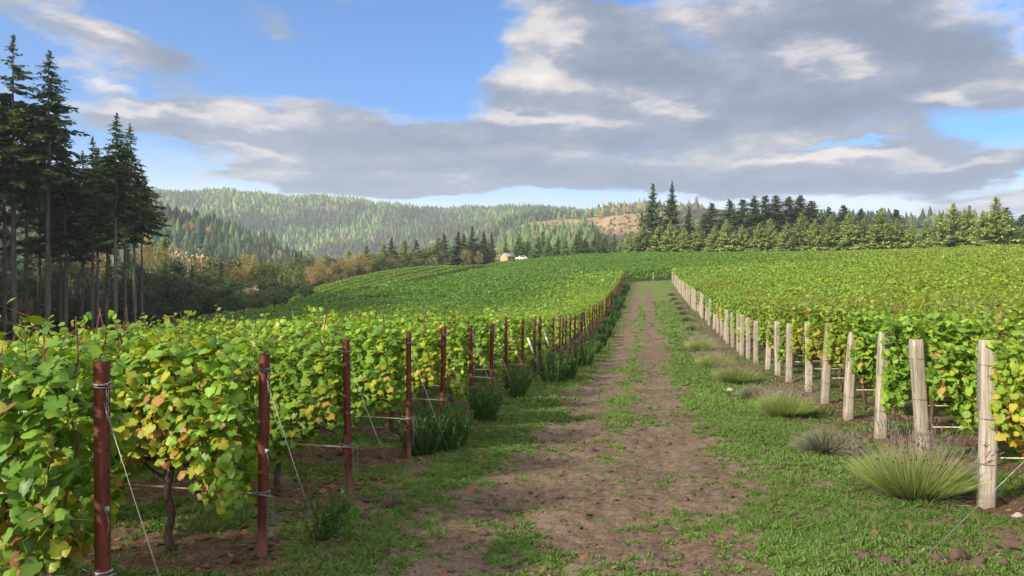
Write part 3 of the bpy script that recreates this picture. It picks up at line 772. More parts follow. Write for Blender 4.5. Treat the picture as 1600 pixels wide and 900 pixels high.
def lavender_mesh(seed, spiky=True):
    r = np.random.default_rng(seed); f = MB(); w = MB()
    # woody grey-brown base
    for _ in range(46):
        th = r.uniform(0, 6.28); el = r.uniform(.5, 1.35); L = r.uniform(.14, .34); d = np.array([math.cos(th)*math.sin(el), math.sin(th)*math.sin(el), math.cos(el)])
        w.tube(np.array([r.normal(0, .05, 3)*[1, 1, 0], d*L*.5+r.normal(0, .02, 3), d*L]), [.012, .008, .004], 5, c=(.13, .10, .085))
    blade_clump(w, 1500, r, 1, .05, .17, 1.5, .0035, [(.12, .09, .075), (.2, .16, .14), (.09, .06, .05)], 1, .42, (0, 0, .0))
    if spiky:
        blade_clump(f, 5200, r, 1, .20, .44, .95, .0028, [(.20, .27, .065), (.27, .34, .09), (.15, .20, .07)], 3, .34, (0, 0, .05), .10)
        blade_clump(f, 800, r, 1, .42, .68, .85, .0022, [(.27, .31, .11), (.25, .25, .13)], 4, .28, (0, 0, .06), .06, tipc=(.22, .17, .17))
        blade_clump(f, 900, r, 1, .20, .34, 1.5, .003, [(.13, .17, .07), (.18, .21, .11)], 2, .22, (0, 0, .03), .1)
        # dried flower heads
        th = r.uniform(0, 6.28, 230); el = .85*np.sqrt(r.uniform(0, 1, 230)); L = r.uniform(.50, .72, 230)
        for t, e, l in zip(th, el, L):
            d = np.array([math.cos(t)*math.sin(e), math.sin(t)*math.sin(e), math.cos(e)]); a = d*l+[d[0]*.25, d[1]*.25, .02]
            f.tube(np.array([a, a+d*.05]), [.0055, .003], 4, c=(.20, .15, .15))
    else:
        blade_clump(f, 2600, r, 1, .22, .34, 1.45, .004, [(.17, .19, .12), (.22, .24, .16), (.12, .15, .08)], 2, .22, (0, 0, .04), .05)
        blade_clump(f, 380, r, 1, .32, .46, 1.3, .0026, [(.20, .20, .14), (.2, .16, .13)], 3, .2, (0, 0, .04), .0, tipc=(.16, .12, .12))
    return f.mesh('foliage', M['herb']), w.mesh('woody_base', M['herb'])
LAV = {True: [lavender_mesh(1), lavender_mesh(2)], False: [lavender_mesh(3, False), lavender_mesh(4, False)]}
lav = [(1428, 8.6, 1.12, True), (1290, 11.0, 1.0, False), (1226, 14.0, .95, True), (1180, 16.6, .85, False), (1150, 19.2, .95, True), (1116, 24, 1.0, True), (1103, 27.5, .95, False),
       (1096, 31.5, 1.1, True), (1092, 35.5, 1.05, False), (1082, 42, 1.1, False), (1074, 48, 1.0, False), (1068, 54, 1.0, False), (1064, 60, 1.05, False), (1060, 67, 1.1, False), (1054, 74, 1.1, False), (1050, 82, 1.1, False)]
lavlab = ['big spiky green lavender bush with a woody base between the last two wooden posts', 'low grey mounded lavender bush just past the big spiky one', 'spiky lime green lavender bush after the grey mounded one']
for i, (px, Y, s, sp) in enumerate(lav):
    x = at(px, Y); z = hz(x, Y)
    lab = lavlab[i] if i < 3 else f"{'spiky green' if sp else 'grey mounded'} lavender bush, {ordn(i+1)} up the track by the wooden posts"
    e = empty('lavender_bush', (x, Y, z-.02), rnd.uniform(0, 6), lab, 'lavender', 'lavender bushes by the wooden posts')
    lf, wb = LAV[sp][i % 2]; e.scale = (s, s, s*(1 if sp else .95))
    mobj('foliage', lf, e); mobj('woody_base', wb, e)
def rosemary_mesh(seed, dense=1.0, wide=.34):
    r = np.random.default_rng(seed); f = MB(); w = MB()
    ns = int(78*dense)
    P = []; D = []
    for _ in range(ns):
        th = r.uniform(0, 6.28); rr = math.sqrt(r.uniform(0, 1)); o = np.array([math.cos(th)*rr*wide*.5, math.sin(th)*rr*wide*.5, 0])
        lean = .42*rr; d = np.array([math.cos(th)*math.sin(lean), math.sin(th)*math.sin(lean), math.cos(lean)]); L = r.uniform(.45, .92)*(1-.25*rr)
        pts = np.array([o, o+d*L*.5+r.normal(0, .03, 3), o+d*L*.9+r.normal(0, .05, 3)+[0, 0, .05*L]]); w.tube(pts, [.006, .004, .002], 4, c=(.6, .6, .6))
        m = 90; t = r.uniform(.08, 1, m)[:, None]; c = (1-t)**2*pts[0]+2*t*(1-t)*pts[1]+t*t*pts[2]
        P.append(c); a = r.uniform(0, 6.28, m); D.append(np.stack([np.cos(a)*.7, np.sin(a)*.7, np.full(m, .75)], 1)+d*.3)
    P = np.concatenate(P); D = unit(np.concatenate(D)); n = len(P); side = unit(np.cross(D, r.normal(0, 1, (n, 3)))); L = r.uniform(.03, .065, n)[:, None]
    V = np.stack([P-side*.007, P+side*.007, P+D*L+side*.004, P+D*L-side*.004], 1).reshape(-1, 3)
    F = np.arange(n*4).reshape(-1, 4); c = np.array([.055, .125, .030])*r.uniform(.6, 1.6, n)[:, None]
    yl = (r.uniform(0, 1, n) < .15)[:, None]; c = np.where(yl, np.array([.09, .14, .03]), c)
    f.add(V, F, np.repeat(c, 4, 0))
    return f.mesh('foliage', M['herb']), w.mesh('stem', M['vine_wood'])
ROS = [rosemary_mesh(10, 1.0), rosemary_mesh(11, 1.4, .5), rosemary_mesh(12, .9, .3)]
THIN = rosemary_mesh(13, .28, .16)
ros = [(660, 10.4, .92, 0), (700, 10.7, .80, 1), (757, 13.3, .92, 0), (808, 16.6, .92, 2), (866, 20, 1.0, 1), (884, 20.8, 1.0, 0), (914, 26, 1.05, 0), (930, 33, .9, 2), (938, 36, 1.0, 0), (946, 41, 1.1, 1),
       (952, 47, 1.2, 0), (958, 54, 1.2, 1), (962, 62, 1.2, 0), (966, 70, 1.3, 1), (970, 78, 1.3, 1), (975, 88, 1.3, 0), (979, 97, 1.3, 1)]
for i, (px, Y, s, v) in enumerate(ros):
    x = at(px, Y)
    lab = {0: 'dark green bushy herb shrub beside the fourth rusty post, the taller of a touching pair', 1: 'broader herb shrub leaning on its neighbour past the fourth rusty post', 2: 'upright dark herb shrub by the fifth and sixth rusty posts'}.get(i, f'dark green herb shrub, {ordn(i+1)} up the track in front of the rusty posts')
    e = empty('herb_shrub', (x, Y, hz(x, Y)-.02), rnd.uniform(0, 6), lab, 'shrub', 'dark herb shrubs by the rusty posts'); e.scale = (s, s, s*.95)
    mobj('foliage', ROS[v][0], e); mobj('stem', ROS[v][1], e)
x, Y = at(499, 6.75), 6.75
e = empty('herb_plant', (x, Y, hz(x, Y)), .4, 'thin feathery green plant leaning beside the second rusty post', 'plant'); e.scale = (.8, .8, .62); e.rotation_euler[1] = .22
mobj('foliage', THIN[0], e); mobj('stem', THIN[1], e)

# ------------------------------------------------------------------ ground cover: grass, leaf litter, clods
def scatter(n, rmin, rmax, power, seed, amax=35):
    r = np.random.default_rng(seed); a = np.radians(r.uniform(-amax, amax, n)); t = r.uniform(0, 1, n)
    rr = (rmin**power + t*(rmax**power-rmin**power))**(1/power)
    return rr*np.sin(a), rr*np.cos(a)
def grass():
    r = np.random.default_rng(3); variants = []
    for k in range(6):
        n = 9 if k < 4 else 14
        mb = MB(); cols = [(.06, .135, .022), (.09, .17, .03), (.12, .17, .045)] if k < 4 else [(.06, .125, .022), (.09, .155, .035), (.13, .175, .05)]
        if k < 4: blade_clump(mb, n, r, 1, .035, .085, 1.15, .0035, cols, 2, .03, droop=.25)
        else: # low broad-leaved weeds and clover
            blade_clump(mb, n, r, 1, .018, .045, 1.45, .0095, cols, 1, .045, droop=.1)
        variants.append((np.concatenate(mb.v), np.concatenate(mb.f), np.concatenate(mb.c)))
    V = []; F = []; Cc = []; n0 = 0
    for (cnt, r0, r1, sc, seed) in ((62000, 5.2, 15, 1.0, 1), (34000, 15, 34, 1.75, 2), (16000, 34, 75, 3.2, 4)):
        x, y = scatter(cnt, r0, r1, 1.1, seed)
        gm, st, tr = masks(x, y); p, q = to_pq(x, y)
        keep = r.uniform(0, 1, cnt) < (gm**1.1*1.0 + .13)
        keep &= (p > -9) & (p < 9)
        x, y, st, gm = x[keep], y[keep], st[keep], gm[keep]; z = Hf(x, y); m = len(x)
        patch = fbm(x*.9, y*.9, 91, 3); vi = np.where(patch+r.normal(0, .08, m) > .5, r.integers(4, 6, m), r.integers(0, 4, m)); s = r.uniform(.55, 1.35, m)*sc*(.55+.6*gm)
        tone = .7+.6*fbm(x*.5, y*.5, 95, 3); dry = (r.uniform(0, 1, m) < .07 + .5*sst(-gm, -.35, -.05))
        for k in range(6):
            sel = vi == k; ns = int(sel.sum())
            if not ns: continue
            vv, ff, cc = variants[k]; a = r.uniform(0, 6.28, ns); ca, sa = np.cos(a)[:, None], np.sin(a)[:, None]; ss = s[sel][:, None]
            X = (vv[None, :, 0]*ca - vv[None, :, 1]*sa)*ss + x[sel][:, None]; Y = (vv[None, :, 0]*sa + vv[None, :, 1]*ca)*ss + y[sel][:, None]; Z = vv[None, :, 2]*ss + z[sel][:, None] - .004
            V.append(np.stack([X, Y, Z], -1).reshape(-1, 3)); F.append((ff[None] + (np.arange(ns)*len(vv))[:, None, None]).reshape(-1, 4) + n0); n0 += ns*len(vv)
            c = cc[None]*tone[sel][:, None, None]; c = np.where(dry[sel][:, None, None], np.array([.17, .14, .075]), c)
            Cc.append(np.broadcast_to(c, (ns, len(vv), 3)).reshape(-1, 3))
    me = npmesh('grass', np.concatenate(V), np.concatenate(F), M['grass'], np.concatenate(Cc))
    tag(mobj('grass', me), 'short green grass and clover growing along both sides of the track', 'grass', kind='stuff')
grass()
def litter():
    r = np.random.default_rng(8)
    x, y = scatter(14000, 4.5, 26, 1.2, 9, 36); gm, st, tr = masks(x, y); n = len(x)
    p, q = to_pq(x, y)
    keep = r.uniform(0, 1, n) < np.clip(st*.75 + .03 + .05*(np.abs(p) > 2), 0, 1)
    x, y = x[keep], y[keep]; n = len(x); z = Hf(x, y)+.008
    nr = np.stack([r.normal(0, .35, n), r.normal(0, .35, n), np.ones(n)], 1); tp = np.stack([r.normal(0, 1, n), r.normal(0, 1, n), r.normal(0, .1, n)], 1)
    v, f, k = leaf_shapes(np.stack([x, y, z], 1), nr, tp, r.uniform(.05, .11, n), True, cup=.3, r=r)
    pal = np.array([(.12, .065, .035), (.17, .095, .05), (.08, .045, .03), (.24, .15, .08), (.26, .10, .05), (.10, .07, .045)])
    c = pal[r.integers(0, len(pal), n)]*r.uniform(.6, 1.1, n)[:, None]
    tag(mobj('fallen_leaves', npmesh('fallen_leaves', v, f, M['crown'], np.repeat(c, k, 0))), 'dry brown vine leaves lying on the soil under the rows', 'fallen leaves', kind='stuff')
    # straw and twigs pressed into the track
    x, y = scatter(22000, 5.2, 26, 1.2, 12, 34); n = len(x); z = Hf(x, y)+.004; a = r.uniform(0, 6.28, n); L = r.uniform(.02, .10, n); d = np.stack([np.cos(a), np.sin(a), r.normal(0, .15, n)], 1)
    s = np.stack([-np.sin(a), np.cos(a), np.zeros(n)], 1)*.0022; P = np.stack([x, y, z], 1)
    V = np.stack([P-s, P+s, P+s+d*L[:, None], P-s+d*L[:, None]], 1).reshape(-1, 3)
    pal = np.array([(.30, .23, .14), (.08, .05, .035), (.20, .15, .10)])
    tag(mobj('straw', npmesh('straw', V, np.arange(4*n).reshape(-1, 4), M['grass'], np.repeat(pal[r.integers(0, 3, n)], 4, 0))), 'bits of straw and twig pressed into the dirt track', 'straw', kind='stuff')
litter()
def lump_mesh(name, seed, mat_):
    r = np.random.default_rng(seed); n, k = 12, 8; V = []
    ph = r.uniform(0, 6, 8)
    for i in range(k+1):
        t = math.pi*i/k
        for j in range(n):
            a = 2*math.pi*j/n; d = np.array([math.sin(t)*math.cos(a), math.sin(t)*math.sin(a), math.cos(t)])
            s = 1 + .22*math.sin(3*d[0]+ph[0]+2*d[2]) + .16*math.sin(5*d[1]+ph[1]) + .12*math.sin(7*d[2]+ph[2]+3*d[0]) + r.normal(0, .05)*(0 < i < k)
            V.append(d*s*np.array([1, .85, .62]))
    i = np.arange(n); F = np.concatenate([np.stack([q*n+i, (q+1)*n+i, (q+1)*n+(i+1) % n, q*n+(i+1) % n], 1) for q in range(k)])
    return npmesh(name, np.array(V), F, mat_)
CL = [lump_mesh('soil_clod', s, M['clod']) for s in range(4)]; ST = [lump_mesh('stone', s+9, M['stone']) for s in range(2)]
clods = [(405, 806, .055, 'between the second and third rusty posts'), (606, 808, .075, 'just past the foot of the third rusty post'), (624, 805, .06, 'beside a bigger clod past the third rusty post'), (588, 800, .05, 'touching the foot of the third rusty post'), (640, 800, .045, 'at the end of the clods past the third rusty post'),
         (1350, 878, .05, 'at the track end of the broken soil near the wooden posts'), (1385, 884, .06, 'in the broken soil below the big lavender'), (1420, 886, .05, 'amid the broken soil below the big lavender'), (1468, 884, .065, 'in the broken soil near the slanting wire peg'), (1492, 880, .085, 'biggest of the lumps below the thick wooden post'), (1530, 886, .06, 'below the slanting wire by the frame edge'), (1568, 888, .05, 'near the corner under the thick wooden post')]
for i, (px, py, s, wh) in enumerate(clods):
    Y = 2.25*PX/(py-450)*1.0; x = at(px, Y); o = mobj('soil_clod', CL[i % 4], None, (x, Y, hz(x, Y)+s*.3)); o.scale = (s, s, s); o.rotation_euler = (rnd.random(), rnd.random(), rnd.random()*6)
    tag(o, f'brown soil clod {wh}', 'soil clod', 'loose soil clods')
for i, (px, py, s, wh) in enumerate([(1590, 818, .05, 'small grey stone to the side of the thick wooden post'), (1218, 620, .09, 'pale stone in the bare patch by the third lavender'), (1140, 612, .09, 'pale stone on the grass in front of the grey lavender')]):
    Y = 2.3*PX/(py-450); x = at(px, Y); o = mobj('stone', ST[i % 2], None, (x, Y, hz(x, Y)+s*.25)); o.scale = (s, s, s); tag(o, wh, 'stone')
# crumbled soil: one mass
def crumbs():
    r = np.random.default_rng(31); base = [(np.array([v.co[:] for v in m.vertices]), np.array([p.vertices[:] for p in m.polygons])) for m in CL]
    V = []; F = []; n0 = 0
    spots = []
    for (cx, cy, sx, sy, n) in ((1450, 6.45, 1.0, .22, 420), (600, 8.0, .5, .3, 90), (330, 6.0, 1.2, .5, 120), (480, 7.0, .8, .4, 90)):
        X = at(cx, cy)+r.normal(0, sx*.5, n); Y = cy+r.normal(0, sy, n); spots.append(np.stack([X, Y], 1))
    x, y = scatter(5200, 5.2, 24, 1.2, 33, 34); spots.append(np.stack([x, y], 1)); S = np.concatenate(spots); Z = Hf(S[:, 0], S[:, 1])
    for (x, y), z in zip(S, Z):
        s = min(.05, abs(r.normal(0, .014))+.005); v, f = base[r.integers(0, 4)]; v = v[:, [0, 1, 2] if r.random() < .5 else [1, 0, 2]]
        V.append(v*s+[x, y, z+s*.1]); F.append(f+n0); n0 += len(v)
    tag(mobj('crumbled_soil', npmesh('crumbled_soil', np.concatenate(V), np.concatenate(F), M['clod'])), 'crumbled brown soil and grit scattered over track and verges', 'soil', kind='stuff')
crumbs()

# ------------------------------------------------------------------ trees
def conifer(seed, Ht, base, maxr, nb, spr, col, tr=.2, droop=.35, size=.5, irregular=.25, lean=0.0, up=0.2, prof=1.0):
    """Ht height, base = crown start, maxr = widest branch, nb branches, spr sprays per branch"""
    r = np.random.default_rng(seed); w = MB()
    zs = np.linspace(-.5, Ht, 12); lx = lean*(zs/Ht)**1.3*Ht + .04*np.sin(zs*.5+seed); w.tube(np.stack([lx, .03*np.cos(zs*.6), zs], 1), tr*(1-zs/Ht*.95)+.015, 8)
    P = []; D = []; Cc = []; S = []
    h = np.sort(r.uniform(0, 1, nb)**.85)
    asym = r.uniform(0, 6.28)
    for t in h:
        z = base + (Ht-base)*t; th = r.uniform(0, 6.28)
        L = maxr*(1-t)**prof*(min(1, .55+t*3)) * r.uniform(1-irregular, 1+irregular)*(1+.18*math.cos(th-asym)) + .10
        th_ = th; dz = up*(t-.3)*2 - .05
        k = max(3, int(spr*(L/maxr)+2)); s = np.linspace(.12, 1, k)
        bx = lean*(z/Ht)**1.3*Ht
        pts = np.stack([bx+np.cos(th_)*L*s, np.sin(th_)*L*s, z + L*s*dz - droop*L*s**2*.6 + .22*L*s**4*.8], 1)
        if L > .5: w.tube(np.concatenate([[[bx, 0, z]], pts[[k//2, -1]]]), [.03*tr/.2+.01, .02, .006], 4)
        dirv = np.array([math.cos(th_), math.sin(th_), 0])
        sh = r.uniform(.65, 1.35)
        for side in (-1, 1, 0, 0):
            m = len(pts); a = np.array([-math.sin(th_), math.cos(th_), 0])*side*r.uniform(.5, 1.2, m)[:, None] + dirv*r.uniform(.3, 1.0, m)[:, None] + np.array([0, 0, 1])*r.uniform(-.75 if side == 0 else -.45, .18, m)[:, None]
            P.append(pts + r.normal(0, .06*size, (m, 3))); D.append(a); S.append(size*r.uniform(.6, 1.25, m)*(1.15-.55*s)*(.55+.45*(L/maxr))*(.45+.55*min(1, (1-t)*2.2)))
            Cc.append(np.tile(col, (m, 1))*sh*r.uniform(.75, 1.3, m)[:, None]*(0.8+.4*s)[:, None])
    # leader tuft
    m = 14; P.append(np.stack([np.full(m, lean*Ht), np.zeros(m), Ht-r.uniform(-.1, 1.2, m)], 1)); a = r.uniform(0, 6.28, m); D.append(np.stack([np.cos(a)*.45, np.sin(a)*.45, np.full(m, .8)], 1)); S.append(np.full(m, size*.5)); Cc.append(np.tile(col, (m, 1)))
    P = np.concatenate(P); D = unit(np.concatenate(D)); S = np.concatenate(S)[:, None]; Cc = np.concatenate(Cc); n = len(P)
    side = unit(np.cross(D, np.array([0, 0, 1])+r.normal(0, .45, (n, 3))))
    wd = .19
    V = np.stack([P-side*S*wd*.5, P+D*S*.45-side*S*wd*1.3+[0, 0, -.02], P+D*S, P+D*S*.45+side*S*wd*1.3], 1).reshape(-1, 3)
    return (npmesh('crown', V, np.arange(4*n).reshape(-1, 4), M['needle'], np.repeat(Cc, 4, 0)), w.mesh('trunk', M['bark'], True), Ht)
def broadleaf(seed, Ht, rad, nclump, per, leaf, c1, c2, bark='bark', zc=.62, bare=False):
    r = np.random.default_rng(seed); w = MB(); tr = .03*Ht
    w.tube(np.array([(0, 0, -.5), (.1, 0, Ht*.2), (-.05, .1, Ht*.45), (.05, 0, Ht*.8)]), [tr, tr*.8, tr*.5, tr*.12], 8)
    cs = []
    for k in range(nclump):
        d = unit(r.normal(0, 1, 3)); q = r.uniform(.35, 1)**.5; c = np.array([d[0]*rad*q, d[1]*rad*q, Ht*zc + d[2]*Ht*(1-zc)*.88*q]); 
        if c[2] < Ht*.16: c[2] = Ht*.16 + abs(c[2])*.1
        cs.append(c); st = np.array([0, 0, max(Ht*.12, c[2]*.55)])
        mid = (st+c)/2+[0, 0, -.04*Ht]; w.tube(np.array([st, mid, c]), [tr*.28, tr*.17, .02], 4)
        if bare:
            for _ in range(6): w.tube(np.array([mid*.4+c*.6, c+r.normal(0, rad*.22, 3)+[0, 0, rad*.2]]), [.03, .01], 3, cap=False)
    P = []; N = []; Cc = []; S = []
    for c in cs:
        cr = rad*r.uniform(.24, .44); d = unit(r.normal(0, 1, (per, 3))); q = r.uniform(.5, 1.05, per)[:, None]; t = r.uniform(0, 1); cc = np.array(c1)*(1-t)+np.array(c2)*t
        P.append(c+d*q*cr*[1, 1, .8]); N.append(d+r.normal(0, .5, (per, 3))+[0, 0, .4]); Cc.append(cc*r.uniform(.75, 1.25, per)[:, None]); S.append(leaf*r.uniform(.6, 1.3, per))
    P = np.concatenate(P); N = np.concatenate(N)
    v, f, k = leaf_shapes(P, N, r.normal(0, 1, (len(P), 3)), np.concatenate(S), False, r=r)
    return (npmesh('crown', v, f, M['crown'], np.repeat(np.concatenate(Cc), k, 0)), w.mesh('trunk', M[bark], True), Ht)
def plant_tree(name, proto, px, Y, top_y, label, cat, group, wx=1.0, col=None, lean=0, sink=0, hmul=None):
    x = at(px, Y); z = float(H(np.array([x]), np.array([Y]))[0]) - sink
    top = CZ + (450-top_y)/PX*Y; s = max(.15, (top-z)/proto[2])
    e = empty(name, (x, Y, z), rnd.uniform(0, 6.28) if not lean else 0, label, cat, group); e.scale = (s*wx, s*wx, s)
    if lean: e.rotation_euler = (0, lean, 0)
    c = mobj('crown', proto[0], e); mobj('trunk', proto[1], e)
    if col: c.color = tuple(col)+(1,)
    return e
DG = np.array([.050, .082, .030]); MG = np.array([.17, .235, .075]); LG = np.array([.125, .165, .055])
TALL = [conifer(200+i, 28, b, mr, nb, 15, DG, .27, .50, .85, .5, up=.12, prof=.85) for i, (b, mr, nb) in enumerate([(15.5, 3.8, 140), (14, 3.6, 140), (17, 3.3, 110), (13, 3.9, 145)])]
tall = [(-42, 74, 60, 0, 'edge'), (8, 80, 150, 2, ''), (22, 70, 60, 1, ''), (40, 86, 170, 2, ''), (74, 71, 84, 0, ''), (104, 74, 200, 3, ''), (95, 90, 225, 1, ''), (128, 92, 238, 3, ''), (145, 76, 215, 2, ''), (152, 84, 235, 1, ''), (180, 68, 180, 0, ''), (213, 73, 196, 3, ''), (196, 88, 230, 2, ''), (60, 94, 190, 3, ''), (168, 98, 235, 0, ''), (-18, 88, 120, 3, ''), (222, 92, 262, 2, '')]
tl = {2: 'very tall dark fir whose pointed top is the highest', 4: 'tall slender fir with bare trunk, second highest of the clump', 10: 'fir with straight bare trunk in the middle of the lower clump', 11: 'leaning fir at the valley end of the tall clump'}
for i, (px, Y, ty, v, _) in enumerate(tall):
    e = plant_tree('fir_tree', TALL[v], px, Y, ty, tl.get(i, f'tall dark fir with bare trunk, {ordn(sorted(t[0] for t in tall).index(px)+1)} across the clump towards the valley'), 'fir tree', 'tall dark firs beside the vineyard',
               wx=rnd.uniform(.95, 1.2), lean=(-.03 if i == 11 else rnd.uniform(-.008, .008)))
# undergrowth of the tall wood and the valley side
BR = {
 'dark': [broadleaf(300+i, 10, 3.6, 34, 150, .25, (.030, .062, .024), (.06, .095, .035)) for i in range(2)],
 'olive': [broadleaf(310+i, 10, 4.2, 38, 150, .24, (.07, .10, .032), (.14, .15, .05)) for i in range(2)],
 'gold': [broadleaf(320+i, 10, 4.4, 38, 140, .23, (.17, .15, .055), (.29, .24, .095)) for i in range(2)],
 'rust': [broadleaf(330, 10, 3.6, 30, 120, .22, (.16, .115, .05), (.25, .18, .08))],
 'pale': [broadleaf(340, 10, 3.4, 34, 140, .24, (.16, .20, .10), (.24, .27, .15))],
 'bare': [broadleaf(350, 10, 3.3, 40, 26, .30, (.36, .27, .14), (.45, .36, .20), 'pale_bark', bare=True)],
}
CON = [conifer(400+i, 9, .3, 2.9, 300, 8, MG, .12, .22, .62, .25, up=.75) for i in range(5)]
DCON = [conifer(420+i, 15, 1.0, 4.1, 300, 9, DG*1.15, .2, .35, .9, .35, up=.3) for i in range(3)]
def nm(t, i, extra): return f'{t}, {ordn(i+1)} {extra}'
mid = [  # px, Y, top_y, kind, width, label
 (232, 128, 364, 'gold', .34, 'golden tree rising just behind the leaning fir'), (258, 140, 372, 'con', 1.0, 'small green conifer beside the golden tree on the shaded slope'),
 (294, 135, 378, 'bare', .75, 'pale bare branched tree glowing against the dark valley wood'), (326, 138, 392, 'olive', .75, 'olive tree just past the pale bare tree'),
 (386, 150, 396, 'gold', .62, 'round golden tree on the valley floor above dark woods'), (418, 150, 405, 'olive', .75, 'olive tree between the round golden tree and two small conifers'),
 (362, 145, 408, 'rust', .5, 'brownish tree beside the round golden tree'), (440, 140, 425, 'con', .9, 'first of two small bright conifers in the valley'),
 (466, 140, 416, 'con', .9, 'second and taller of two small bright conifers in the valley'), (394, 122, 440, 'bare', .5, 'small pale bare tree low on the dark slope'),
 (490, 150, 422, 'rust', .7, 'rusty brown tree beside the small bright conifers'), (506, 172, 402, 'gold', .8, 'broad golden brown tree at the start of the autumn line'),
 (530, 176, 405, 'gold', .7, 'golden brown tree second along the autumn line'), (560, 180, 396, 'gold', .85, 'tall golden brown tree third along the autumn line'),
 (590, 184, 394, 'olive', .85, 'olive brown tree midway along the autumn line'), (617, 186, 398, 'gold', .7, 'tan tree beside the pale round one'),
 (632, 196, 376, 'con', 1.1, 'bright pointed conifer standing above the autumn line'), (640, 190, 400, 'olive', .7, 'olive tree under the bright pointed conifer'), (659, 187, 392, 'pale', .85, 'pale green round tree in the autumn line'),
 (684, 205, 372, 'con', 1.1, 'light conifer between the pale round tree and the dark firs'), (700, 200, 390, 'dark', .8, 'dark leafy tree below the light conifer'), (716, 205, 362, 'dcon', 1.0, 'dark fir first of the group by the hut'),
 (738, 222, 354, 'dcon', .9, 'tallest dark fir of the group by the hut'), (728, 195, 388, 'gold', .5, 'small tan tree in front of the tallest dark fir'), (748, 214, 392, 'gold', .5, 'small golden tree near the hut'),
 (768, 248, 364, 'dcon', .7, 'dark fir directly behind the hut'), (790, 252, 376, 'con', .8, 'bushy conifer touching the back of the hut'), (575, 168, 412, 'olive', .6, 'low olive bush tree in front of the autumn line'), (545, 165, 418, 'dark', .7, 'dark bushy tree at the foot of the autumn line'),
 (478, 128, 440, 'dark', .8, 'dark tree at the end of the shaded vineyard edge'), (430, 120, 446, 'dark', 1, None), (400, 112, 452, 'olive', .7, None), (352, 108, 448, 'dark', 1, None), (372, 118, 436, 'dark', .9, None), (320, 108, 440, 'dark', 1.0, None),
 (285, 104, 432, 'dark', 1.0, None), (255, 106, 425, 'dark', 1.0, None), (300, 118, 415, 'dcon', .8, None), (330, 122, 424, 'dark', .9, None), (230, 104, 415, 'dark', 1.0, None), (270, 118, 402, 'dark', .9, None), (345, 130, 410, 'dcon', .8, None), (415, 132, 428, 'dark', .9, None), (455, 132, 438, 'dark', .9, None), (500, 140, 438, 'dark', .9, None), (240, 96, 455, 'dark', .8, None), (295, 96, 462, 'dark', .8, None), (350, 98, 466, 'dark', .8, None), (405, 104, 468, 'dark', .7, None),
 (110, 108, 392, 'olive', .7, 'yellow green leafy tree seen between the fir trunks'), (128, 114, 385, 'rust', .8, 'rusty orange tree seen between the fir trunks'), (42, 98, 455, 'rust', .4, 'low rusty shrub at the foot of the firs'), (60, 104, 440, 'dark', 1, None), (20, 104, 430, 'dark', 1.1, None), (85, 104, 440, 'dark', 1.0, None), (150, 104, 435, 'dark', 1.0, None), (190, 102, 430, 'dark', 1, None), (215, 110, 405, 'dark', 1, None), (-10, 106, 400, 'dark', 1.2, None), (170, 112, 400, 'dcon', .9, None), (48, 116, 380, 'dcon', 1.1, None), (10, 116, 350, 'dcon', 1.1, None), (90, 118, 375, 'dcon', 1.0, None), (-25, 100, 350, 'dcon', 1.2, None), (145, 122, 390, 'dcon', 1.0, None), (200, 124, 380, 'dcon', 1.0, None),
]
KIND = {'con': ('conifer', CON, 'conifer'), 'dcon': ('conifer', DCON, 'conifer')}
unl = sorted((m for m in mid if m[5] is None), key=lambda m: m[0])
for j_, (px, Y, ty, kd) in enumerate([(492, 185, 396, 'olive'), (515, 190, 398, 'olive'), (545, 196, 392, 'con'), (572, 198, 384, 'con'), (600, 200, 382, 'con'), (612, 205, 372, 'dcon'), (650, 208, 376, 'dcon'), (668, 200, 384, 'olive'), (694, 214, 366, 'dcon'), (705, 196, 392, 'olive'),
        (725, 215, 366, 'dcon'), (756, 240, 362, 'dcon'), (742, 215, 384, 'dcon'), (760, 226, 384, 'dcon'), (535, 170, 412, 'gold'), (604, 178, 400, 'gold'), (645, 185, 404, 'dark'), (675, 190, 396, 'gold'), (520, 160, 424, 'dark'), (562, 166, 416, 'rust')]):
    mid.append((px, Y, ty, kd, 1.0, f"{dict(olive='olive', con='green pointed', dcon='dark pointed', gold='tan', dark='dark', rust='rusty')[kd]} filler tree, {ordn(j_+1)}".replace('filler tree', 'tree packed into the autumn line') + ' counted towards the hut'))
for i, (px, Y, ty, kd, wx, lab) in enumerate(mid):
    if kd in KIND: name, pr, cat = KIND[kd]
    else: name, pr, cat = 'broadleaf_tree', BR[kd], 'tree'
    if 478 <= px <= 712 and px != 478:
        Y = max(Y, min(238, 67/(.1676-(px-800)/PX*.9859))) + (Y % 7)*.8
    if lab is None:
        j = [m[0] for m in unl].index(px); lab = f"shadowed dark green {'conifer' if kd == 'dcon' else 'tree'}, {ordn(j+1)} from the picture's left edge along the vineyard foot"
        lab = lab.replace("from the picture's left edge along the vineyard foot", 'along the vineyard foot counting from under the tall firs')
    plant_tree(name, rnd.choice(pr), px, Y, ty, lab, cat, 'trees along the valley side of the vineyard', wx=wx*(1.4 if px > 300 and kd != 'gold' else 1.05))
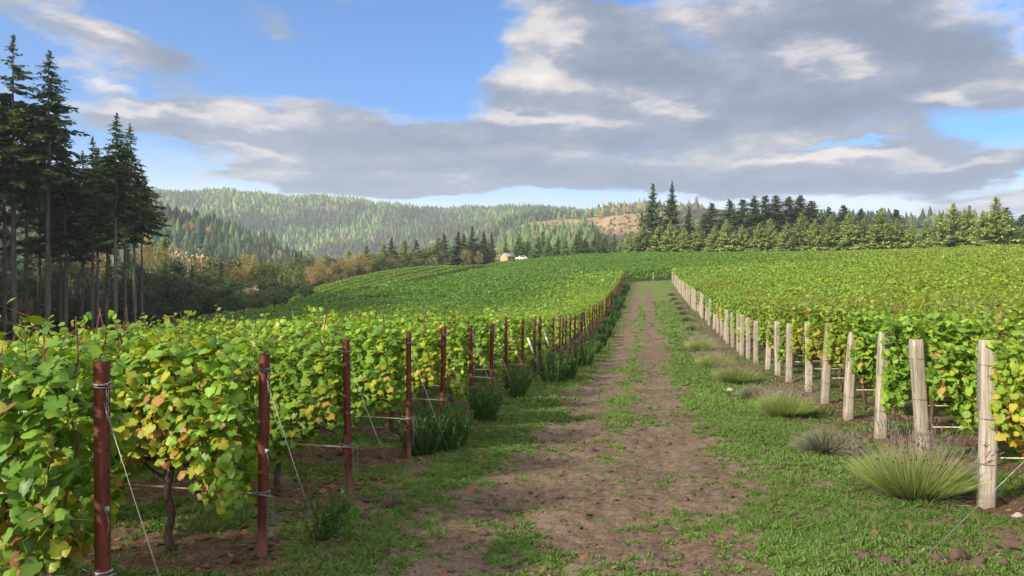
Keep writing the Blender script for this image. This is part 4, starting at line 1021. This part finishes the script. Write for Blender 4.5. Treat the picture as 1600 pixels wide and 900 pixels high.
# dark conifer belt behind the crest, around the hut
belt = [(809, 250, 372), (824, 250, 374), (840, 238, 370), (857, 228, 374), (872, 240, 368), (884, 230, 371), (900, 240, 366), (915, 242, 370), (930, 242, 364), (946, 244, 368), (960, 242, 366), (972, 236, 372), (812, 262, 366), (848, 262, 362), (905, 262, 360), (935, 262, 362)]
for i, (px, Y, ty) in enumerate(belt):
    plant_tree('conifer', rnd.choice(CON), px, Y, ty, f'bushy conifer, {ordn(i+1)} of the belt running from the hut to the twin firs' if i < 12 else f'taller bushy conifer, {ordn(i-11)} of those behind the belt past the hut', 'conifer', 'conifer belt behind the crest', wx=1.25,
               col=(.9, .95, .9) if i in (3, 5, 11) else (.62, .72, .75))  # sunlit trees paler, shaded ones darker and bluer, put into the crown colour
# bright young conifers along the top of the slope
tops = [(985, 362), (1006, 350), (1030, 352), (1048, 346), (1070, 356), (1092, 350), (1118, 352), (1135, 344), (1160, 352), (1186, 350), (1204, 342), (1230, 348), (1252, 334), (1274, 344), (1298, 338), (1326, 334), (1352, 340), (1378, 326), (1402, 342), (1425, 352), (1446, 344), (1470, 334), (1490, 318), (1514, 322), (1536, 330), (1556, 308), (1580, 344), (1602, 350), (1630, 335)]
for i, (px, ty) in enumerate(tops):
    Y = 206 - max(0, px-985)*.055 - max(0, px-1350)*.02 + rnd.uniform(-2, 2)
    if px > 1300: Y += 0
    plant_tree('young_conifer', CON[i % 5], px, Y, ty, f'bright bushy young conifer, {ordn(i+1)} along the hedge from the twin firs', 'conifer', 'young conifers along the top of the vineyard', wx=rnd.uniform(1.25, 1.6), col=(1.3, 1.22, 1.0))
for i, (px, Y, ty, lab, wx) in enumerate([(1020, 212, 287, 'tall dark fir, the one nearer the hut of the twin firs', .95), (1050, 213, 285, 'tall dark fir, the one further from the hut of the twin firs', .8), (1076, 222, 322, 'shorter dark fir beside the twin firs', 1.0), (1003, 222, 330, 'small dark fir tucked beside the twin firs', .8)]):
    plant_tree('fir_tree', DCON[i % 3], px, Y, ty, lab, 'fir tree', 'twin firs and their neighbours', wx=wx)
back = [(1112, 318, 'c'), (1140, 314, 'c'), (1160, 312, 'c'), (1178, 308, 'c'), (1196, 306, 'c'), (1212, 306, 'c'), (1232, 308, 'c'), (1250, 306, 'c'), (1268, 314, 'c'), (1100, 334, 'c'), (1295, 326, 'c'), (1318, 322, 'c'), (1345, 328, 'c'), (1372, 330, 'c'), (1400, 328, 'c'), (1572, 325, 'c'), (1598, 336, 'c')]
for i, (px, ty, k) in enumerate(back):
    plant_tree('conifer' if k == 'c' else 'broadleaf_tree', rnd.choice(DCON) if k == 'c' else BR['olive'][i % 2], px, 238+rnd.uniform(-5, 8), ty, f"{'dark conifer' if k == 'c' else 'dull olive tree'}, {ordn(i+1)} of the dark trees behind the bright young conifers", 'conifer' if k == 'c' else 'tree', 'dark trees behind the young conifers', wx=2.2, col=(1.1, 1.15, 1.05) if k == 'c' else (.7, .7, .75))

# far woods: simple many-tiered trees, one mass per hillside
def wood(name, label, polys, spacing, hmin, hmax, seed, cols, keep=None, autumn=.06, tiers=5, sides=6, rnd_=.25):
    r = np.random.default_rng(seed); P = []
    for (a0, a1, r0, r1) in polys:
        area = R(a1-a0)*(r1*r1-r0*r0)/2; n = int(area/spacing**2); a = np.radians(r.uniform(a0, a1, n)); rr = np.sqrt(r.uniform(r0*r0, r1*r1, n)); P.append(np.stack([rr*np.sin(a), rr*np.cos(a)], 1))
    P = np.concatenate(P)
    if keep is not None: P = P[keep(np.degrees(np.arctan2(P[:, 0], P[:, 1])), np.hypot(P[:, 0], P[:, 1]), P[:, 0], P[:, 1])]
    n = len(P); z = H(P[:, 0], P[:, 1]); pt = fbm(P[:, 0]/90, P[:, 1]/90, 7, 3)
    hh = (hmin+(hmax-hmin)*r.beta(1.5, 3, n)*1.3)*(.8+.6*pt); au = r.uniform(0, 1, n) < autumn*(.3+2.4*sst(pt, .45, .75)); gold = au; au = au | (r.uniform(0, 1, n) < rnd_); rad = np.maximum(hh, 9)*r.uniform(.24, .34, n)*np.where(au, 1.3, 1); hh = np.where(au, hh*.75, hh)
    V = []; k = sides
    # star-shaped tiers: each tier a drooping zigzag skirt
    th = np.arange(2*k)*math.pi/k; V = np.zeros((n, tiers, 2*k+1, 3)); a0 = r.uniform(0, 6.28, (n, tiers))
    for t in range(tiers):
        f = t/tiers; zb = .10+.72*f; zt = min(1.0, zb+.36) if t < tiers-1 else 1.0
        rt = np.where(au, np.sqrt(np.maximum(.05, 1-(2*(f+.1)-1)**2))*.9, (1-f)**.8+.06)
        ang = a0[:, t, None]+th[None]; jag = np.where(np.arange(2*k) % 2 == 0, 1.0, .55)[None]*r.uniform(.7, 1.25, (n, 2*k))
        rr = rad[:, None]*rt[:, None]*jag
        V[:, t, :-1, 0] = np.cos(ang)*rr; V[:, t, :-1, 1] = np.sin(ang)*rr; V[:, t, :-1, 2] = hh[:, None]*(zb + r.normal(0, .025, (n, 2*k)) - .03*(jag > .8))
        V[:, t, -1, 2] = hh*np.where(au, np.minimum(zt, .98-.25*(1-f)), zt); 
    V[..., 0] += P[:, None, None, 0]; V[..., 1] += P[:, None, None, 1]; V[..., 2] += z[:, None, None]
    i = np.arange(2*k); tri = np.stack([i, (i+1) % (2*k), np.full(2*k, 2*k)], 1)
    F = (tri[None] + (np.arange(n*tiers)*(2*k+1))[:, None, None]).reshape(-1, 3)
    cols = np.array(cols); c = cols[r.integers(0, len(cols), n)]*r.uniform(.7, 1.3, n)[:, None]*(.5+1.0*sst(pt, .3, .7)[:, None])  # species patches, contrast deepened to put relief light and shade into colour
    c = np.where(gold[:, None], np.array([.20, .135, .07])*r.uniform(.6, 1.2, n)[:, None], c)
    cc = np.repeat(c, tiers*(2*k+1), 0)
    tag(mobj(name, npmesh(name, V.reshape(-1, 3), F, M['needle'], cc)), label, 'wood', kind='stuff')
    return n
G3 = [(.035, .060, .028), (.05, .08, .032), (.07, .10, .035)]
wood('ridge_wood', 'dark conifer wood covering the shaded ridge behind the tall firs', [(-36, -6, 440, 650)], 4.8, 10, 17, 1, G3[:2], autumn=.03)
wood('fir_wood', 'dark fir wood running on beside the tall firs', [(-78, -42, 66, 125)], 5.5, 24, 31, 21, [(.03, .05, .022)], autumn=0, tiers=7, sides=8, keep=lambda a, r, x, y: (to_pq(x, y)[0] < -50) & (to_pq(x, y)[1] > 26))
wood('valley_wood', 'mixed dark wood on the valley floor behind the vineyard edge', [(-36, -1.5, 165, 440)], 6.6, 11, 18, 2, G3, keep=lambda a, r, x, y: (to_pq(x, y)[0] < -84), autumn=.07)
wood('valley_floor_wood', 'conifers rising beyond the autumn trees in the valley', [(-12, 6, 450, 740)], 8.0, 13, 20, 6, [(.06, .09, .035), (.08, .115, .04)], autumn=.08)
wood('far_hill_wood', 'hazy green conifer forest covering the long far hill', [(-36, 14, 800, 1760)], 7.6, 7, 14, 3, [(.045, .085, .03), (.085, .14, .04), (.14, .19, .055)], keep=lambda a, r, x, y: (CLEAR(a, r) < .05) & ((r > 1000) | (a < -1)), autumn=.07, tiers=4, sides=5)
wood('far_side_wood', 'hazy wooded ridge beyond the bright young conifers', [(12.5, 37, 560, 800)], 8.0, 8, 15, 4, G3, autumn=.16, keep=lambda a, r, x, y: (np.abs(a-27.5) > 1.5) | (r > 700))
wood('clearing_wood', 'thin tall trees left standing along the top of the cleared slope', [(6.2, 13.5, 985, 1060)], 8.0, 10, 17, 5, [(.10, .12, .045), (.13, .13, .05)], autumn=.1)
wood('clearing_scrub', 'scattered scrub on the brown cleared slope', [(-2, 13, 735, 1000)], 15, 2.5, 6, 9, [(.10, .12, .04), (.20, .15, .06)], autumn=.5, tiers=3, sides=5)

# ------------------------------------------------------------------ hut and parked car on the crest
def hut():
    Y = 237; x = at(793, Y); z = float(H(np.array([x]), np.array([Y]))[0])+.15
    e = empty('timber_hut', (x, Y, z), R(-38), 'small timber hut with a pitched metal roof on the vineyard crest', 'hut')
    m = MB(); w, d, h, rg = 1.25, 1.9, 2.0, 2.85       # gable faces local -x ... ridge along local y
    v = [(-w, -d, -1), (w, -d, -1), (w, -d, h), (0, -d, rg), (-w, -d, h), (-w, d*.1, -1), (w, d*.1, -1), (w, d*.1, h), (0, d*.1, rg), (-w, d*.1, h)]
    m.add(v, [np.array([(0, 1, 2, 3, 4), (9, 8, 7, 6, 5)]), np.array([(1, 6, 7, 2), (0, 4, 9, 5)])]); mobj('wall', m.mesh('wall', M['plank']), e)
    m = MB()
    for s in (-1, 1):
        a = np.array([(0, -d-.25, rg+.02), (s*(w+.35), -d-.25, h-.18), (s*(w+.35), d+.25, h-.18), (0, d+.25, rg+.02)]); b = a+[0, 0, .09]
        vv = np.concatenate([a, b]); m.add(vv, np.array([(0, 1, 2, 3), (7, 6, 5, 4), (0, 4, 5, 1), (1, 5, 6, 2), (2, 6, 7, 3)]))
    mobj('roof', m.mesh('roof', M['roof']), e)
    for sx in (-1, 1):
        m = MB(); m.box((sx*w-.07, d-.1, -1), (sx*w+.07, d+.04, h-.05)); mobj('porch_post', m.mesh('porch_post', M['dark']), e)
    m = MB(); m.box((w+.003, -1.0, .2), (w+.06, -.3, 1.7)); mobj('door', m.mesh('door', M['dark']), e)
def car():
    Y = 238; x = at(815, Y); z = float(H(np.array([x]), np.array([Y]))[0])+.1
    e = empty('parked_car', (x, Y, z), R(8), 'pale parked car half hidden by vines beside the hut', 'car')
    prof = np.array([(-2.1, .35), (-2.1, .85), (-1.7, .98), (-1.2, 1.02), (-.7, 1.45), (.8, 1.5), (1.5, 1.02), (2.1, .9), (2.15, .35)]); n = len(prof); m = MB()
    v = np.concatenate([np.stack([prof[:, 0], np.full(n, s*.85), prof[:, 1]], 1) for s in (-1, 1)]); i = np.arange(n)
    m.add(v, [np.stack([i, i+n, (i+1) % n+n, (i+1) % n], 1), i[None, :], (i[::-1]+n)[None, :]]); mobj('body', m.mesh('body', M['car']), e)
    m = MB(); m.box((-.65, -.862, 1.08), (.85, -.852, 1.40)); mobj('window', m.mesh('window', M['glass']), e)
    for sx in (-1.35, 1.35):
        for s in (-.80, .80):
            m = MB(); m.tube(np.array([(sx, s-.1, .33), (sx, s+.1, .33)]), .33, 14); mobj('wheel', m.mesh('wheel', M['rubber']), e)
hut(); car()

# ------------------------------------------------------------------ air
m, g = mat('haze'); vol = g.n('ShaderNodeVolumePrincipled', {'Color': (.80, .88, 1.0, 1), 'Density': .00024, 'Anisotropy': .25})
o = g.n('ShaderNodeOutputMaterial'); m.node_tree.links.new(vol.outputs[0], o.inputs['Volume'])
mb = MB(); mb.box((-6100, -6100, -60), (6100, 6100, 300)); tag(mobj('haze', mb.mesh('haze', m)), 'thin blue morning haze filling the valley', 'haze', kind='stuff')
